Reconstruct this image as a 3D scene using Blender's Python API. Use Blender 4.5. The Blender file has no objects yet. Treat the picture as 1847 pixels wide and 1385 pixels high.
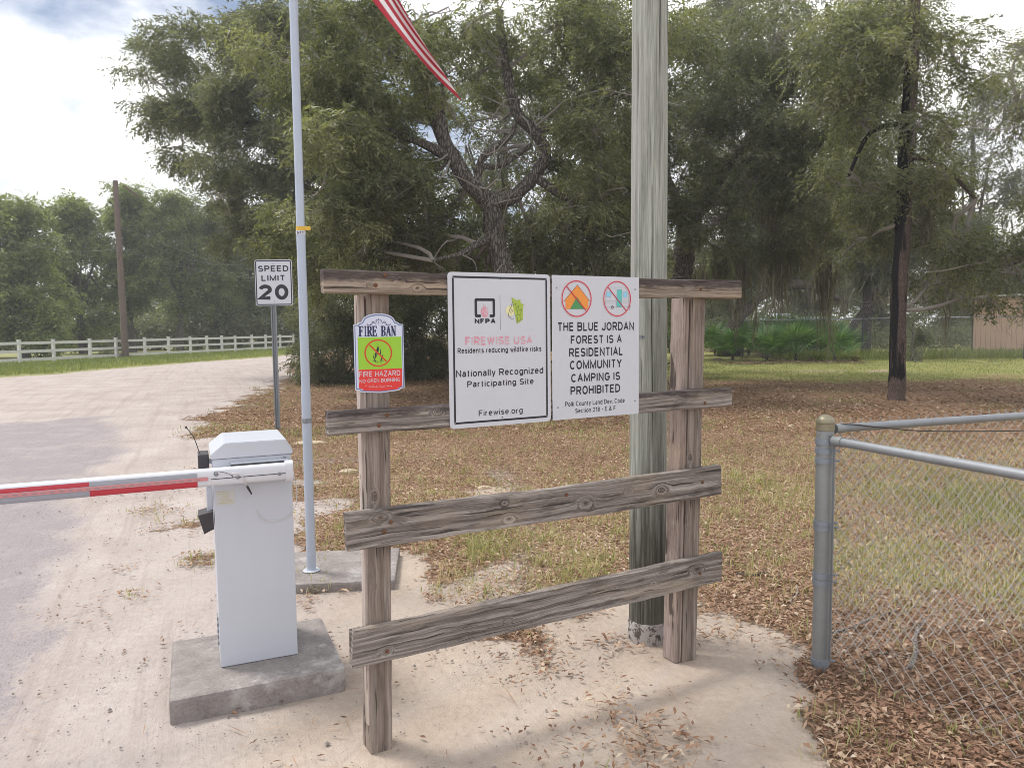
import bpy, bmesh, math, random
import numpy as np
from mathutils import Vector, Matrix
random.seed(7); rng = np.random.default_rng(11)
S = bpy.context.scene
R = math.radians

# ------------------------------------------------------------------ camera
FPX, HC = 1335.0, 1.55
PIT, ROLL = math.atan(102.5/FPX), R(.6)
cd = bpy.data.cameras.new('camera'); cd.sensor_width = 36; cd.lens = FPX/1847*36
cd.clip_start = .05; cd.clip_end = 1500
cam = bpy.data.objects.new('camera', cd); S.collection.objects.link(cam)
cam.location = (0, 0, HC); cam.rotation_euler = (math.pi/2-PIT, ROLL, 0)
S.camera = cam

# ------------------------------------------------------------------ world and sun
SUN_EL, SUN_AZ = R(60), R(-66)          # azimuth from +Y, negative = towards -X
W = bpy.data.worlds.new('World'); S.world = W; W.use_nodes = True
wn, wl = W.node_tree.nodes, W.node_tree.links; wn.clear()
sky = wn.new('ShaderNodeTexSky'); sky.sky_type = 'NISHITA'; sky.sun_disc = False
sky.sun_elevation = SUN_EL; sky.sun_rotation = SUN_AZ; sky.dust_density = 2
tc = wn.new('ShaderNodeTexCoord'); mp = wn.new('ShaderNodeMapping'); mp.inputs['Scale'].default_value = (1, 1, 2.2)
mp.inputs['Location'].default_value = (.35, .1, .2)
nz = wn.new('ShaderNodeTexNoise'); nz.inputs['Scale'].default_value = 2.6; nz.inputs['Detail'].default_value = 7
nz.inputs['Roughness'].default_value = .55
rp = wn.new('ShaderNodeValToRGB'); rp.color_ramp.elements[0].position = .36; rp.color_ramp.elements[1].position = .50
mx = wn.new('ShaderNodeMix'); mx.data_type = 'RGBA'
nz2 = wn.new('ShaderNodeTexNoise'); nz2.inputs['Scale'].default_value = 5; nz2.inputs['Detail'].default_value = 5
cr = wn.new('ShaderNodeValToRGB'); cr.color_ramp.elements[0].color = (10.6, 10.9, 11.8, 1); cr.color_ramp.elements[1].color = (14, 13.9, 13.8, 1)
cr.color_ramp.elements[0].position = .3; cr.color_ramp.elements[1].position = .62
bg = wn.new('ShaderNodeBackground'); bg.inputs['Strength'].default_value = .1
wo = wn.new('ShaderNodeOutputWorld')
wl.new(tc.outputs['Generated'], mp.inputs['Vector']); wl.new(mp.outputs[0], nz.inputs['Vector']); wl.new(mp.outputs[0], nz2.inputs['Vector'])
wl.new(nz.outputs['Fac'], rp.inputs[0]); wl.new(rp.outputs[0], mx.inputs[0]); wl.new(nz2.outputs['Fac'], cr.inputs[0])
wl.new(sky.outputs[0], mx.inputs[6]); wl.new(cr.outputs[0], mx.inputs[7]); wl.new(mx.outputs[2], bg.inputs['Color'])
wl.new(bg.outputs[0], wo.inputs['Surface'])
sd = bpy.data.lights.new('sun', 'SUN'); sd.energy = 2.7; sd.angle = R(14); sd.color = (1, .95, .88)
sun = bpy.data.objects.new('sun', sd); S.collection.objects.link(sun)
dirn = Vector((math.sin(SUN_AZ)*math.cos(SUN_EL), math.cos(SUN_AZ)*math.cos(SUN_EL), math.sin(SUN_EL)))
sun.rotation_euler = dirn.to_track_quat('Z', 'Y').to_euler(); sun.location = dirn*60
V = S.view_settings; V.view_transform = 'Standard'; V.look = 'None'; V.exposure = 0.18; V.gamma = 1; V.use_curve_mapping = False
S.cycles.max_bounces = 8; S.cycles.diffuse_bounces = 4; S.cycles.transmission_bounces = 3; S.cycles.use_denoising = True; S.cycles.filter_width = .9

# ------------------------------------------------------------------ measuring helpers (photo point -> real surface)
def _rx(a): c, s = math.cos(a), math.sin(a); return np.array([[1, 0, 0], [0, c, -s], [0, s, c]])
def _ry(a): c, s = math.cos(a), math.sin(a); return np.array([[c, 0, s], [0, 1, 0], [-s, 0, c]])
CM = _ry(ROLL) @ _rx(math.pi/2-PIT)
def ray(x, y): return CM @ np.array([(x-923.5)/FPX, -(y-692.5)/FPX, -1])
def gnd(x, y, z=0): d = ray(x, y); t = (z-HC)/d[2]; return (d[0]*t, d[1]*t, z)
def atY(x, y, Y): d = ray(x, y); t = Y/d[1]; return (d[0]*t, Y, HC+d[2]*t)
class Frame:
    """A vertical wall plane: local x along it, local y away from the camera, z up."""
    def __init__(s, o, a):
        s.o = np.array(o, float); s.a = a; s.u = np.array([math.cos(a), math.sin(a), 0]); s.b = np.array([-math.sin(a), math.cos(a), 0])
    def at(s, x, y, yl=0):
        d = ray(x, y); p0 = s.o+s.b*yl; C = np.array([0, 0, HC]); t = ((p0-C)@s.b)/(d@s.b); p = C+d*t
        return float((p-s.o)@s.u), float(p[2]-s.o[2])

# ------------------------------------------------------------------ objects
COL = S.collection
def tag(o, label=None, cat=None, group=None, kind=None):
    if label: o['label'] = label
    if cat: o['category'] = cat
    if group: o['group'] = group
    if kind: o['kind'] = kind
    return o
def empty(name, loc, label, cat, group=None, rz=0):
    o = bpy.data.objects.new(name, None); COL.objects.link(o); o.location = loc; o.rotation_euler = (0, 0, rz)
    o.empty_display_size = .2
    return tag(o, label, cat, group)
def link(name, me, parent=None, loc=(0, 0, 0), rz=0, kind=None):
    o = bpy.data.objects.new(name, me); COL.objects.link(o); o.location = loc; o.rotation_euler = (0, 0, rz)
    if parent: o.parent = parent
    if kind: o['kind'] = kind
    return o
def copy_tree(o, parent=None):
    c = o.copy(); COL.objects.link(c)
    if parent: c.parent = parent
    for ch in list(o.children): copy_tree(ch, c)
    return c
def setmats(me, mats):
    for m_ in (mats if isinstance(mats, (list, tuple)) else [mats]): me.materials.append(m_)
class MB:
    def __init__(s): s.v = []; s.f = []; s.m = []; s.mi = 0
    def add(s, vs, fs):
        k = len(s.v); s.v += [tuple(p) for p in vs]; s.f += [tuple(i+k for i in f) for f in fs]; s.m += [s.mi]*len(fs); return s
    def box(s, x0, x1, y0, y1, z0, z1, bev=0):
        if bev:
            b = bmesh.new(); bmesh.ops.create_cube(b, size=1)
            for v in b.verts: v.co = ((x0+x1)/2+v.co.x*(x1-x0), (y0+y1)/2+v.co.y*(y1-y0), (z0+z1)/2+v.co.z*(z1-z0))
            bmesh.ops.bevel(b, geom=b.edges[:], offset=bev, segments=2, affect='EDGES', profile=.6)
            b.verts.index_update(); vs = [tuple(v.co) for v in b.verts]; fs = [[v.index for v in f.verts] for f in b.faces]; b.free()
            return s.add(vs, fs)
        return s.add([(x0, y0, z0), (x1, y0, z0), (x1, y1, z0), (x0, y1, z0), (x0, y0, z1), (x1, y0, z1), (x1, y1, z1), (x0, y1, z1)],
                     [(0, 3, 2, 1), (4, 5, 6, 7), (0, 1, 5, 4), (1, 2, 6, 5), (2, 3, 7, 6), (3, 0, 4, 7)])
    def prism(s, poly, a0, a1, ax='y'):
        n = len(poly)
        def P(p, a): return (p[0], a, p[1]) if ax == 'y' else ((a, p[0], p[1]) if ax == 'x' else (p[0], p[1], a))
        vs = [P(p, a0) for p in poly]+[P(p, a1) for p in poly]
        return s.add(vs, [tuple(range(n)), tuple(range(2*n-1, n-1, -1))]+[((i+1) % n, i, n+i, n+(i+1) % n) for i in range(n)])
    def flat(s, poly, y):                     # printed area in the local xz plane, facing -y
        return s.add([(p[0], y, p[1]) for p in poly], [tuple(range(len(poly)))])
    def tube(s, pts, rad, n=8, cap=True, jit=0):
        pts = [Vector(p) for p in pts]; m = len(pts); rad = rad if isinstance(rad, (list, tuple)) else [rad]*m
        vs = []; prev = None
        for i, p in enumerate(pts):
            t = (pts[min(i+1, m-1)]-pts[max(i-1, 0)]).normalized()
            if prev is None: a = t.orthogonal().normalized()
            else: a = (prev-t*prev.dot(t)).normalized()
            prev = a; b = t.cross(a)
            for k in range(n):
                r = rad[i]*(1+jit*random.uniform(-1, 1)); an = 2*math.pi*k/n
                vs.append(p+a*(r*math.cos(an))+b*(r*math.sin(an)))
        fs = [(i*n+k, i*n+(k+1) % n, (i+1)*n+(k+1) % n, (i+1)*n+k) for i in range(m-1) for k in range(n)]
        if cap: fs += [tuple(range(n-1, -1, -1)), tuple((m-1)*n+k for k in range(n))]
        return s.add(vs, fs)
    def lathe(s, prof, c=(0, 0), n=24):
        vs = [(c[0]+r*math.cos(2*math.pi*k/n), c[1]+r*math.sin(2*math.pi*k/n), z) for r, z in prof for k in range(n)]
        m = len(prof)
        fs = [(i*n+k, i*n+(k+1) % n, (i+1)*n+(k+1) % n, (i+1)*n+k) for i in range(m-1) for k in range(n)]
        fs += [tuple(range(n-1, -1, -1)), tuple((m-1)*n+k for k in range(n))]
        return s.add(vs, fs)
    def mesh(s, name, mats, smooth=False):
        me = bpy.data.meshes.new(name); me.from_pydata(s.v, [], s.f); setmats(me, mats)
        me.polygons.foreach_set('material_index', s.m)
        if smooth:
            me.polygons.foreach_set('use_smooth', [True]*len(s.f))
            try: me.set_sharp_from_angle(angle=R(40))
            except Exception: pass
        me.update(); return me
    def build(s, name, mats, parent=None, loc=(0, 0, 0), rz=0, smooth=False, kind=None):
        return link(name, s.mesh(name, mats, smooth), parent, loc, rz, kind)
def big_mesh(name, verts, quads, mats, tint=None):
    """verts (n,3), quads (m,4) or (m,3) numpy -> mesh; tint: one float per face"""
    me = bpy.data.meshes.new(name); n, (m, k) = len(verts), quads.shape
    me.vertices.add(n); me.vertices.foreach_set('co', verts.astype(np.float32).ravel())
    me.loops.add(m*k); me.loops.foreach_set('vertex_index', quads.astype(np.int32).ravel())
    me.polygons.add(m); me.polygons.foreach_set('loop_start', np.arange(0, m*k, k, dtype=np.int32))
    me.polygons.foreach_set('loop_total', np.full(m, k, dtype=np.int32))
    me.update(calc_edges=True); setmats(me, mats)
    if tint is not None:
        a = me.attributes.new('tint', 'FLOAT', 'FACE'); a.data.foreach_set('value', tint.astype(np.float32))
    return me

# ------------------------------------------------------------------ shader shorthand
class G:
    def __init__(s, name):
        s.mat = bpy.data.materials.new(name); s.mat.use_nodes = True; s.t = s.mat.node_tree; s.N = s.t.nodes; s.N.clear()
        s.out = s.N.new('ShaderNodeOutputMaterial')
    def put(s, sock, v):
        if isinstance(v, bpy.types.NodeSocket): s.t.links.new(v, sock)
        elif v is not None:
            if isinstance(v, (tuple, list)) and len(v) == 3 and sock.type == 'RGBA': v = (*v, 1)
            sock.default_value = v
    def m(s, op, a, b=None, c=None, clamp=False):
        n = s.N.new('ShaderNodeMath'); n.operation = op; n.use_clamp = clamp
        for i, v in enumerate((a, b, c)):
            if v is not None: s.put(n.inputs[i], v)
        return n.outputs[0]
    def vm(s, op, a, b=None):
        n = s.N.new('ShaderNodeVectorMath'); n.operation = op; s.put(n.inputs[0], a)
        if b is not None: s.put(n.inputs[1], b)
        return n.outputs['Value' if op in ('LENGTH', 'DISTANCE', 'DOT_PRODUCT') else 'Vector']
    def obj(s): return s.N.new('ShaderNodeTexCoord').outputs['Object']
    def xyz(s, v): n = s.N.new('ShaderNodeSeparateXYZ'); s.put(n.inputs[0], v); return n.outputs[0], n.outputs[1], n.outputs[2]
    def vec(s, x, y, z):
        n = s.N.new('ShaderNodeCombineXYZ')
        for i, v in enumerate((x, y, z)): s.put(n.inputs[i], v)
        return n.outputs[0]
    def noise(s, v, scale=5, detail=3, rough=.5, dist=0):
        n = s.N.new('ShaderNodeTexNoise'); s.put(n.inputs['Vector'], v); n.inputs['Scale'].default_value = scale
        n.inputs['Detail'].default_value = detail; n.inputs['Roughness'].default_value = rough; n.inputs['Distortion'].default_value = dist
        return n.outputs['Fac']
    def voro(s, v, scale=5, feature='F1', out='Distance'):
        n = s.N.new('ShaderNodeTexVoronoi'); n.feature = feature; s.put(n.inputs['Vector'], v); n.inputs['Scale'].default_value = scale
        return n.outputs[out]
    def ss(s, v, a, b):
        n = s.N.new('ShaderNodeMapRange'); n.interpolation_type = 'SMOOTHSTEP'; s.put(n.inputs[0], v)
        n.inputs[1].default_value = a; n.inputs[2].default_value = b; return n.outputs[0]
    def mix(s, f, a, b, mode='MIX'):
        n = s.N.new('ShaderNodeMix'); n.data_type = 'RGBA'; n.blend_type = mode; s.put(n.inputs[0], f); s.put(n.inputs[6], a); s.put(n.inputs[7], b)
        return n.outputs[2]
    def ramp(s, f, stops):
        n = s.N.new('ShaderNodeValToRGB'); s.put(n.inputs[0], f); e = n.color_ramp.elements
        while len(e) < len(stops): e.new(.5)
        for el, (p, c) in zip(e, stops): el.position = p; el.color = (*c, 1)
        return n.outputs[0]
    def attr(s, name): n = s.N.new('ShaderNodeAttribute'); n.attribute_name = name; return n.outputs['Fac']
    def bump(s, h, strength=.5, dist=.01):
        n = s.N.new('ShaderNodeBump'); n.inputs['Strength'].default_value = strength; n.inputs['Distance'].default_value = dist
        s.put(n.inputs['Height'], h); return n.outputs[0]
    def bsdf(s, col, rough=.7, metal=0, nrm=None, spec=None, link=True):
        n = s.N.new('ShaderNodeBsdfPrincipled'); s.put(n.inputs['Base Color'], col); s.put(n.inputs['Roughness'], rough)
        s.put(n.inputs['Metallic'], metal)
        if nrm is not None: s.put(n.inputs['Normal'], nrm)
        if spec is not None: n.inputs['Specular IOR Level'].default_value = spec
        if link: s.t.links.new(n.outputs[0], s.out.inputs['Surface'])
        return n
def plain(name, col, rough=.6, metal=0, var=.12, scale=30, bump=0, spec=None):
    g = G(name); o = g.obj(); n = g.noise(o, scale, 4, .6); n2 = g.noise(o, scale*.15, 3)
    f = g.m('MULTIPLY_ADD', g.m('ADD', n, n2), var, 1-var)
    c = g.vm('SCALE', g.vec(*col)); c.node.inputs['Scale'].default_value = 1; g.put(c.node.inputs['Scale'], f)
    g.bsdf(c, rough, metal, g.bump(n, bump, .002) if bump else None, spec); return g.mat

def wood(name, cols, axis=0, knots=(), rings=55, top_stain=None, rough=.85, blotch=.5, seed=0):
    """weathered softwood: grain runs along `axis` of the object; knots = (u, v, r) bend it"""
    g = G(name); x, y, z = g.xyz(g.obj())
    u, v, w = (x, z, y) if axis == 0 else (z, x, y)
    us = g.m('ADD', u, seed*3.7)
    low = g.noise(g.vec(g.m('MULTIPLY', us, 2.6), g.m('MULTIPLY', v, 7), w), 1, 3, .6)
    vv = g.m('MULTIPLY_ADD', low, .035, v); kd = None
    for (ku, kv, kr) in knots:
        du = g.m('MULTIPLY', g.m('SUBTRACT', u, ku), .6); dv = g.m('SUBTRACT', v, kv)
        d = g.m('SQRT', g.m('ADD', g.m('MULTIPLY', du, du), g.m('MULTIPLY', dv, dv)))
        d = g.m('ADD', d, g.m('MULTIPLY', g.m('SUBTRACT', g.noise(g.vec(g.m('MULTIPLY', us, 30), g.m('MULTIPLY', v, 60), 0), 1, 3), .5), kr*1.1))
        f = g.ss(d, kr*3.0, kr*.4)
        vv = g.m('ADD', g.m('MULTIPLY', vv, g.m('SUBTRACT', 1, f)), g.m('MULTIPLY', g.m('MULTIPLY', d, 1.2), f))
        core = g.ss(g.m('ADD', d, g.m('MULTIPLY', low, kr*.5)), kr*.95, kr*.45); kd = core if kd is None else g.m('MAXIMUM', kd, core)
    gr = g.noise(g.vec(g.m('MULTIPLY', us, 2.4), g.m('MULTIPLY', vv, 130), g.m('MULTIPLY', w, 70)), 1, 5, .7)
    ring = g.noise(g.vec(g.m('MULTIPLY', us, .9), g.m('MULTIPLY', vv, rings*1.6), g.m('MULTIPLY', w, 8)), 1, 1, .3)
    fine = g.noise(g.vec(g.m('MULTIPLY', us, 11), g.m('MULTIPLY', v, 620), g.m('MULTIPLY', w, 450)), 1, 3, .6)
    h = g.m('ADD', g.m('MULTIPLY', gr, .45), g.m('ADD', g.m('MULTIPLY', ring, .33), g.m('MULTIPLY', fine, .22)))
    crack = g.ss(g.noise(g.vec(g.m('MULTIPLY', us, 2.6), g.m('MULTIPLY', vv, 75), g.m('MULTIPLY', w, 40)), 1, 2, .45), .37, .32)
    c = g.ramp(h, [(.38, cols[0]), (.50, cols[1]), (.62, cols[2])])
    bl = g.noise(g.vec(g.m('MULTIPLY', us, 4.5), g.m('MULTIPLY', v, 26), g.m('MULTIPLY', w, 9)), 1, 5, .7)
    c = g.mix(g.m('MULTIPLY', g.ss(bl, .50, .64), blotch), c, tuple(k*.30 for k in cols[0]))
    bl2 = g.noise(g.vec(g.m('MULTIPLY', us, 2.3), g.m('MULTIPLY_ADD', v, 9, 7.), w), 1, 3, .6)
    c = g.mix(g.m('MULTIPLY', g.ss(bl2, .5, .7), .4), c, (cols[2][0]*.9, cols[2][1]*.80, cols[2][2]*.64))
    if top_stain is not None:
        ed = g.m('MULTIPLY_ADD', g.noise(g.vec(g.m('MULTIPLY', us, 7), g.m('MULTIPLY', v, 30), 0), 1, 5, .75), .09, -.045)
        f = g.ss(g.m('ADD', v, ed), top_stain[0], top_stain[1])
        c = g.mix(g.m('MULTIPLY', f, .88), c, g.mix(g.ss(fine, .52, .66), (.05, .040, .042), (.15, .13, .13)))
    c = g.mix(g.m('MULTIPLY', crack, .75), c, (.022, .018, .016))
    if kd is not None: c = g.mix(g.m('MULTIPLY', kd, .65), c, (.075, .05, .04))
    hh = g.m('SUBTRACT', h, g.m('MULTIPLY', crack, .9))
    g.bsdf(c, rough, 0, g.bump(hh, .8, .005), .2); return g.mat

GREY = ((.085, .070, .064), (.215, .185, .168), (.43, .39, .36))
WARM = ((.13, .10, .078), (.27, .215, .172), (.44, .37, .305))
M = {}
M['rail_top'] = wood('wood_rail_top', WARM, 0, [(.27, .05, .006), (.335, .022, .009), (.16, .03, .004)], top_stain=(.030, .058), seed=1, blotch=.3)
M['rail_mid'] = wood('wood_rail_mid', GREY, 0, [(.4, .06, .008), (1.9, .04, .01)], top_stain=(.050, .075), seed=2, blotch=.6)
M['rail_low'] = wood('wood_rail_low', GREY, 0, [(.12, .105, .010), (.62, .095, .006), (.64, .03, .010), (1.0, .045, .017), (1.22, .075, .007), (1.4, .055, .014)], rings=40, seed=3)
M['rail_bot'] = wood('wood_rail_bottom', GREY, 0, [(.12, .04, .008), (.62, .05, .006), (1.35, .07, .005), (1.6, .09, .012)], rings=46, seed=4)
M['post'] = wood('wood_post', WARM, 2, [(.0, 1.05, .01), (.0, .95, .006), (.02, .35, .01)], rings=30, seed=5, blotch=.3)
M['post'] = wood('wood_post', ((.13, .10, .085), (.225, .185, .16), (.34, .29, .26)), 2, [(.95, .04, .008), (.38, .05, .007), (.62, .03, .004)], rings=30, seed=5, blotch=.35)
M['post_pale'] = wood('wood_post_pale', ((.3, .24, .21), (.45, .38, .34), (.6, .53, .48)), 2, rings=40, seed=6, blotch=.2)
M['post_red'] = wood('wood_post_red', ((.14, .105, .09), (.265, .21, .185), (.41, .34, .305)), 2, rings=40, seed=8, blotch=.25)

def pole_mat(name, cols, darkz=None, red=False):
    g = G(name); o = g.obj(); x, y, z = g.xyz(o)
    gr = g.noise(g.vec(g.m('MULTIPLY', x, 75), g.m('MULTIPLY', y, 75), g.m('MULTIPLY', z, 1.7)), 1, 4, .62)
    fi = g.noise(g.vec(g.m('MULTIPLY', x, 330), g.m('MULTIPLY', y, 330), g.m('MULTIPLY', z, 9)), 1, 3, .6)
    big = g.noise(g.vec(g.m('MULTIPLY', x, 9), g.m('MULTIPLY', y, 9), g.m('MULTIPLY', z, .8)), 1, 3)
    h = g.m('ADD', g.m('MULTIPLY', gr, .6), g.m('MULTIPLY', fi, .4))
    c = g.ramp(h, [(.32, cols[0]), (.5, cols[1]), (.68, cols[2])])
    c = g.mix(g.m('MULTIPLY', g.ss(big, .45, .7), .6), c, cols[3])
    ck = g.ss(g.noise(g.vec(g.m('MULTIPLY', x, 60), g.m('MULTIPLY', y, 60), g.m('MULTIPLY', z, .9)), 1, 2, .4), .34, .3)
    c = g.mix(g.m('MULTIPLY', ck, .85), c, (.03, .03, .026))
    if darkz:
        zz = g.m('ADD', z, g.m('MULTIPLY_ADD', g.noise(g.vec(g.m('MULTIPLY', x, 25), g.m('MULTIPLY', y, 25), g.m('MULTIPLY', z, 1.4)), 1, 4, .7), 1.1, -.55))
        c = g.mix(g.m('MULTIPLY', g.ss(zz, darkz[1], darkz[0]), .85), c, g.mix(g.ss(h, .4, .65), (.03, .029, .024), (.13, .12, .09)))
    g.bsdf(c, .85, 0, g.bump(g.m('SUBTRACT', h, ck), .7, .004), .25); return g.mat
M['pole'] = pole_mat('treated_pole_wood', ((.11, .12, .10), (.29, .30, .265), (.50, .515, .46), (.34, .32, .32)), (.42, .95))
M['pole_far'] = pole_mat('far_pole_wood', ((.10, .075, .065), (.17, .13, .115), (.24, .19, .17), (.13, .1, .09)))
def bark(name, a, b, c_, scale=1, char=None):
    g = G(name); o = g.obj(); x, y, z = g.xyz(o)
    v = g.vec(g.m('MULTIPLY', x, 22*scale), g.m('MULTIPLY', y, 22*scale), g.m('MULTIPLY', z, 6*scale))
    d = g.voro(v, 1, 'DISTANCE_TO_EDGE'); n = g.noise(v, 1.2, 5, .65)
    h = g.m('ADD', g.m('MULTIPLY', g.ss(d, 0, .25), .6), g.m('MULTIPLY', n, .5))
    col = g.ramp(h, [(.2, a), (.55, b), (.9, c_)])
    if char:
        f = g.noise(g.vec(g.m('MULTIPLY', x, 5.5), g.m('MULTIPLY', y, 5.5), g.m('MULTIPLY', z, .55)), 1, 4, .6)
        s_ = g.m('ADD', f, g.m('MULTIPLY', x, -.9)); s_ = g.m('ADD', s_, g.m('MULTIPLY', g.ss(z, .55, .25), -.3))
        col = g.mix(g.ss(s_, .43, .50), col, (.016, .015, .015))
    g.bsdf(col, .9, 0, g.bump(h, .9, .02), .2); return g.mat
M['bark'] = bark('oak_bark', (.045, .039, .034), (.12, .105, .093), (.21, .19, .17))
M['twig'] = plain('pale_twig', (.27, .245, .22), .9)
M['char'] = bark('charred_bark', (.085, .06, .05), (.115, .083, .07), (.15, .11, .095), 1.6, True)

def leaf_mat(name, stops, trans=.42, rough=.4):
    g = G(name); t = g.attr('tint'); o = g.obj()
    t = g.m('ADD', t, g.m('MULTIPLY_ADD', g.noise(o, .55, 2), .7, -.35), None, True)
    c = g.ramp(t, stops); b = g.bsdf(c, rough, 0, None, .35, link=False)
    tr = g.N.new('ShaderNodeBsdfTranslucent'); g.put(tr.inputs['Color'], g.mix(1.0, c, (1.5, 1.6, .7), 'MULTIPLY'))
    ms = g.N.new('ShaderNodeMixShader'); ms.inputs[0].default_value = trans
    g.t.links.new(b.outputs[0], ms.inputs[1]); g.t.links.new(tr.outputs[0], ms.inputs[2]); g.t.links.new(ms.outputs[0], g.out.inputs['Surface'])
    return g.mat
M['leaf'] = leaf_mat('oak_leaves', [(0, (.082, .090, .054)), (.45, (.145, .158, .085)), (.8, (.21, .222, .122)), (1, (.275, .28, .175))])
M['leaf_dark'] = leaf_mat('dark_oak_leaves', [(0, (.088, .096, .066)), (.5, (.145, .156, .098)), (1, (.23, .238, .155))])
M['line'] = plain('grey_wire', (.25, .26, .25), .6)
M['leaf_far'] = leaf_mat('far_oak_leaves', [(0, (.095, .125, .058)), (.45, (.18, .215, .09)), (1, (.31, .34, .16))])
M['leaf_grey'] = leaf_mat('greyish_oak_leaves', [(0, (.08, .088, .06)), (.5, (.13, .142, .098)), (1, (.21, .22, .15))])
M['moss'] = leaf_mat('spanish_moss', [(0, (.11, .10, .078)), (.5, (.18, .165, .13)), (1, (.28, .26, .21))], .25, .9)
M['palm'] = leaf_mat('palmetto_leaf', [(0, (.06, .13, .045)), (.5, (.13, .24, .08)), (1, (.28, .38, .15))], .25, .4)
M['palm_dead'] = leaf_mat('dead_palmetto_leaf', [(0, (.14, .10, .07)), (1, (.30, .23, .17))], .2, .8)
M['grass'] = leaf_mat('grass_blades', [(0, (.15, .185, .06)), (.4, (.24, .275, .095)), (.7, (.35, .34, .17)), (1, (.52, .44, .29))], .3, .6)
M['litter'] = leaf_mat('fallen_leaves', [(0, (.11, .062, .042)), (.3, (.23, .128, .082)), (.6, (.36, .225, .150)), (.85, (.47, .345, .25)), (1, (.58, .48, .38))], .1, .8)
M['moss_stick'] = bark('stick_bark', (.12, .10, .09), (.27, .24, .22), (.45, .42, .40), 4)

# ------------------------------------------------------------------ ground
def poly_sd(P, poly):
    """signed distance (positive inside) of points P (n,2) to polygon"""
    P = np.asarray(P, float); poly = np.asarray(poly, float); a = poly; b = np.roll(poly, -1, 0)
    d = np.full(len(P), 1e9); ins = np.zeros(len(P), bool)
    for p, q in zip(a, b):
        e = q-p; w = P-p; t = np.clip((w@e)/(e@e+1e-12), 0, 1); dd = np.hypot(*(w-t[:, None]*e).T); d = np.minimum(d, dd)
        c = ((p[1] <= P[:, 1]) != (q[1] <= P[:, 1])); xi = p[0]+(P[:, 1]-p[1])*(q[0]-p[0])/((q[1]-p[1]) if q[1] != p[1] else 1e-9)
        ins ^= c & (P[:, 0] < xi)
    return np.where(ins, d, -d)
_T = rng.random((256, 256))
def vn(P, s, o=0):
    x = P[:, 0]*s+o*17.3+1000; y = P[:, 1]*s+o*9.1+1000; i = np.floor(x).astype(int); j = np.floor(y).astype(int); fx = x-i; fy = y-j
    fx = fx*fx*(3-2*fx); fy = fy*fy*(3-2*fy); T = lambda a, b: _T[a % 256, b % 256]
    return (T(i, j)*(1-fx)+T(i+1, j)*fx)*(1-fy)+(T(i, j+1)*(1-fx)+T(i+1, j+1)*fx)*fy
def fbm(P, s, o=0): return (vn(P, s, o)+.5*vn(P, s*2.1, o+1)+.25*vn(P, s*4.3, o+2))/1.75
def sst(x, a, b): t = np.clip((x-a)/(b-a), 0, 1); return t*t*(3-2*t)
def g2(*pts): return [gnd(*p)[:2] for p in pts]
ROAD_R = g2((533, 641), (524, 668), (500, 690), (430, 722), (340, 772))
LITTER = ROAD_R+g2((395, 800), (500, 900), (540, 1075), (700, 1000), (755, 1010), (795, 1085), (900, 1105), (1040, 1085), (1130, 1060), (1270, 1075), (1330, 1120), (1440, 1175), (1475, 1385))+[(1.6, 0), (1.8, -6), (90, -6), (90, 160), (-14, 160), (-12, 60)]
ASPH = g2((-900, 700), (0, 760), (160, 752), (215, 775), (222, 840), (120, 900), (110, 960), (95, 1020), (62, 1100), (55, 1211), (60, 1500))+[(-1.2, 0), (-1.5, -6), (-30, -6)]
VERGE = g2((-600, 740), (0, 682), (120, 674), (250, 662), (400, 651), (520, 642), (545, 637))+[(-12, 60), (-14, 160), (-160, 160), (-160, 5)]
LUMPS = [(*gnd(960, 1150)[:2], .22, .9), (*gnd(1010, 1105)[:2], .25, 1), (*gnd(870, 1150)[:2], .16, .7), (*gnd(1100, 1160)[:2], .22, .6), (*gnd(1380, 1180)[:2], .2, .7),
         (*gnd(560, 1085)[:2], .12, .6), (*gnd(330, 950)[:2], .3, .7), (*gnd(290, 920)[:2], .3, .45), (*gnd(360, 1010)[:2], .2, .7), (*gnd(1290, 1150)[:2], .22, .35), (*gnd(620, 1070)[:2], .1, .5),
         (*gnd(230, 1080)[:2], .18, .3), (*gnd(250, 1020)[:2], .14, .3), (*gnd(360, 850)[:2], .4, .45), (*gnd(1000, 1200)[:2], .22, .6), (*gnd(1150, 1330)[:2], .25, .4)]
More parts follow.
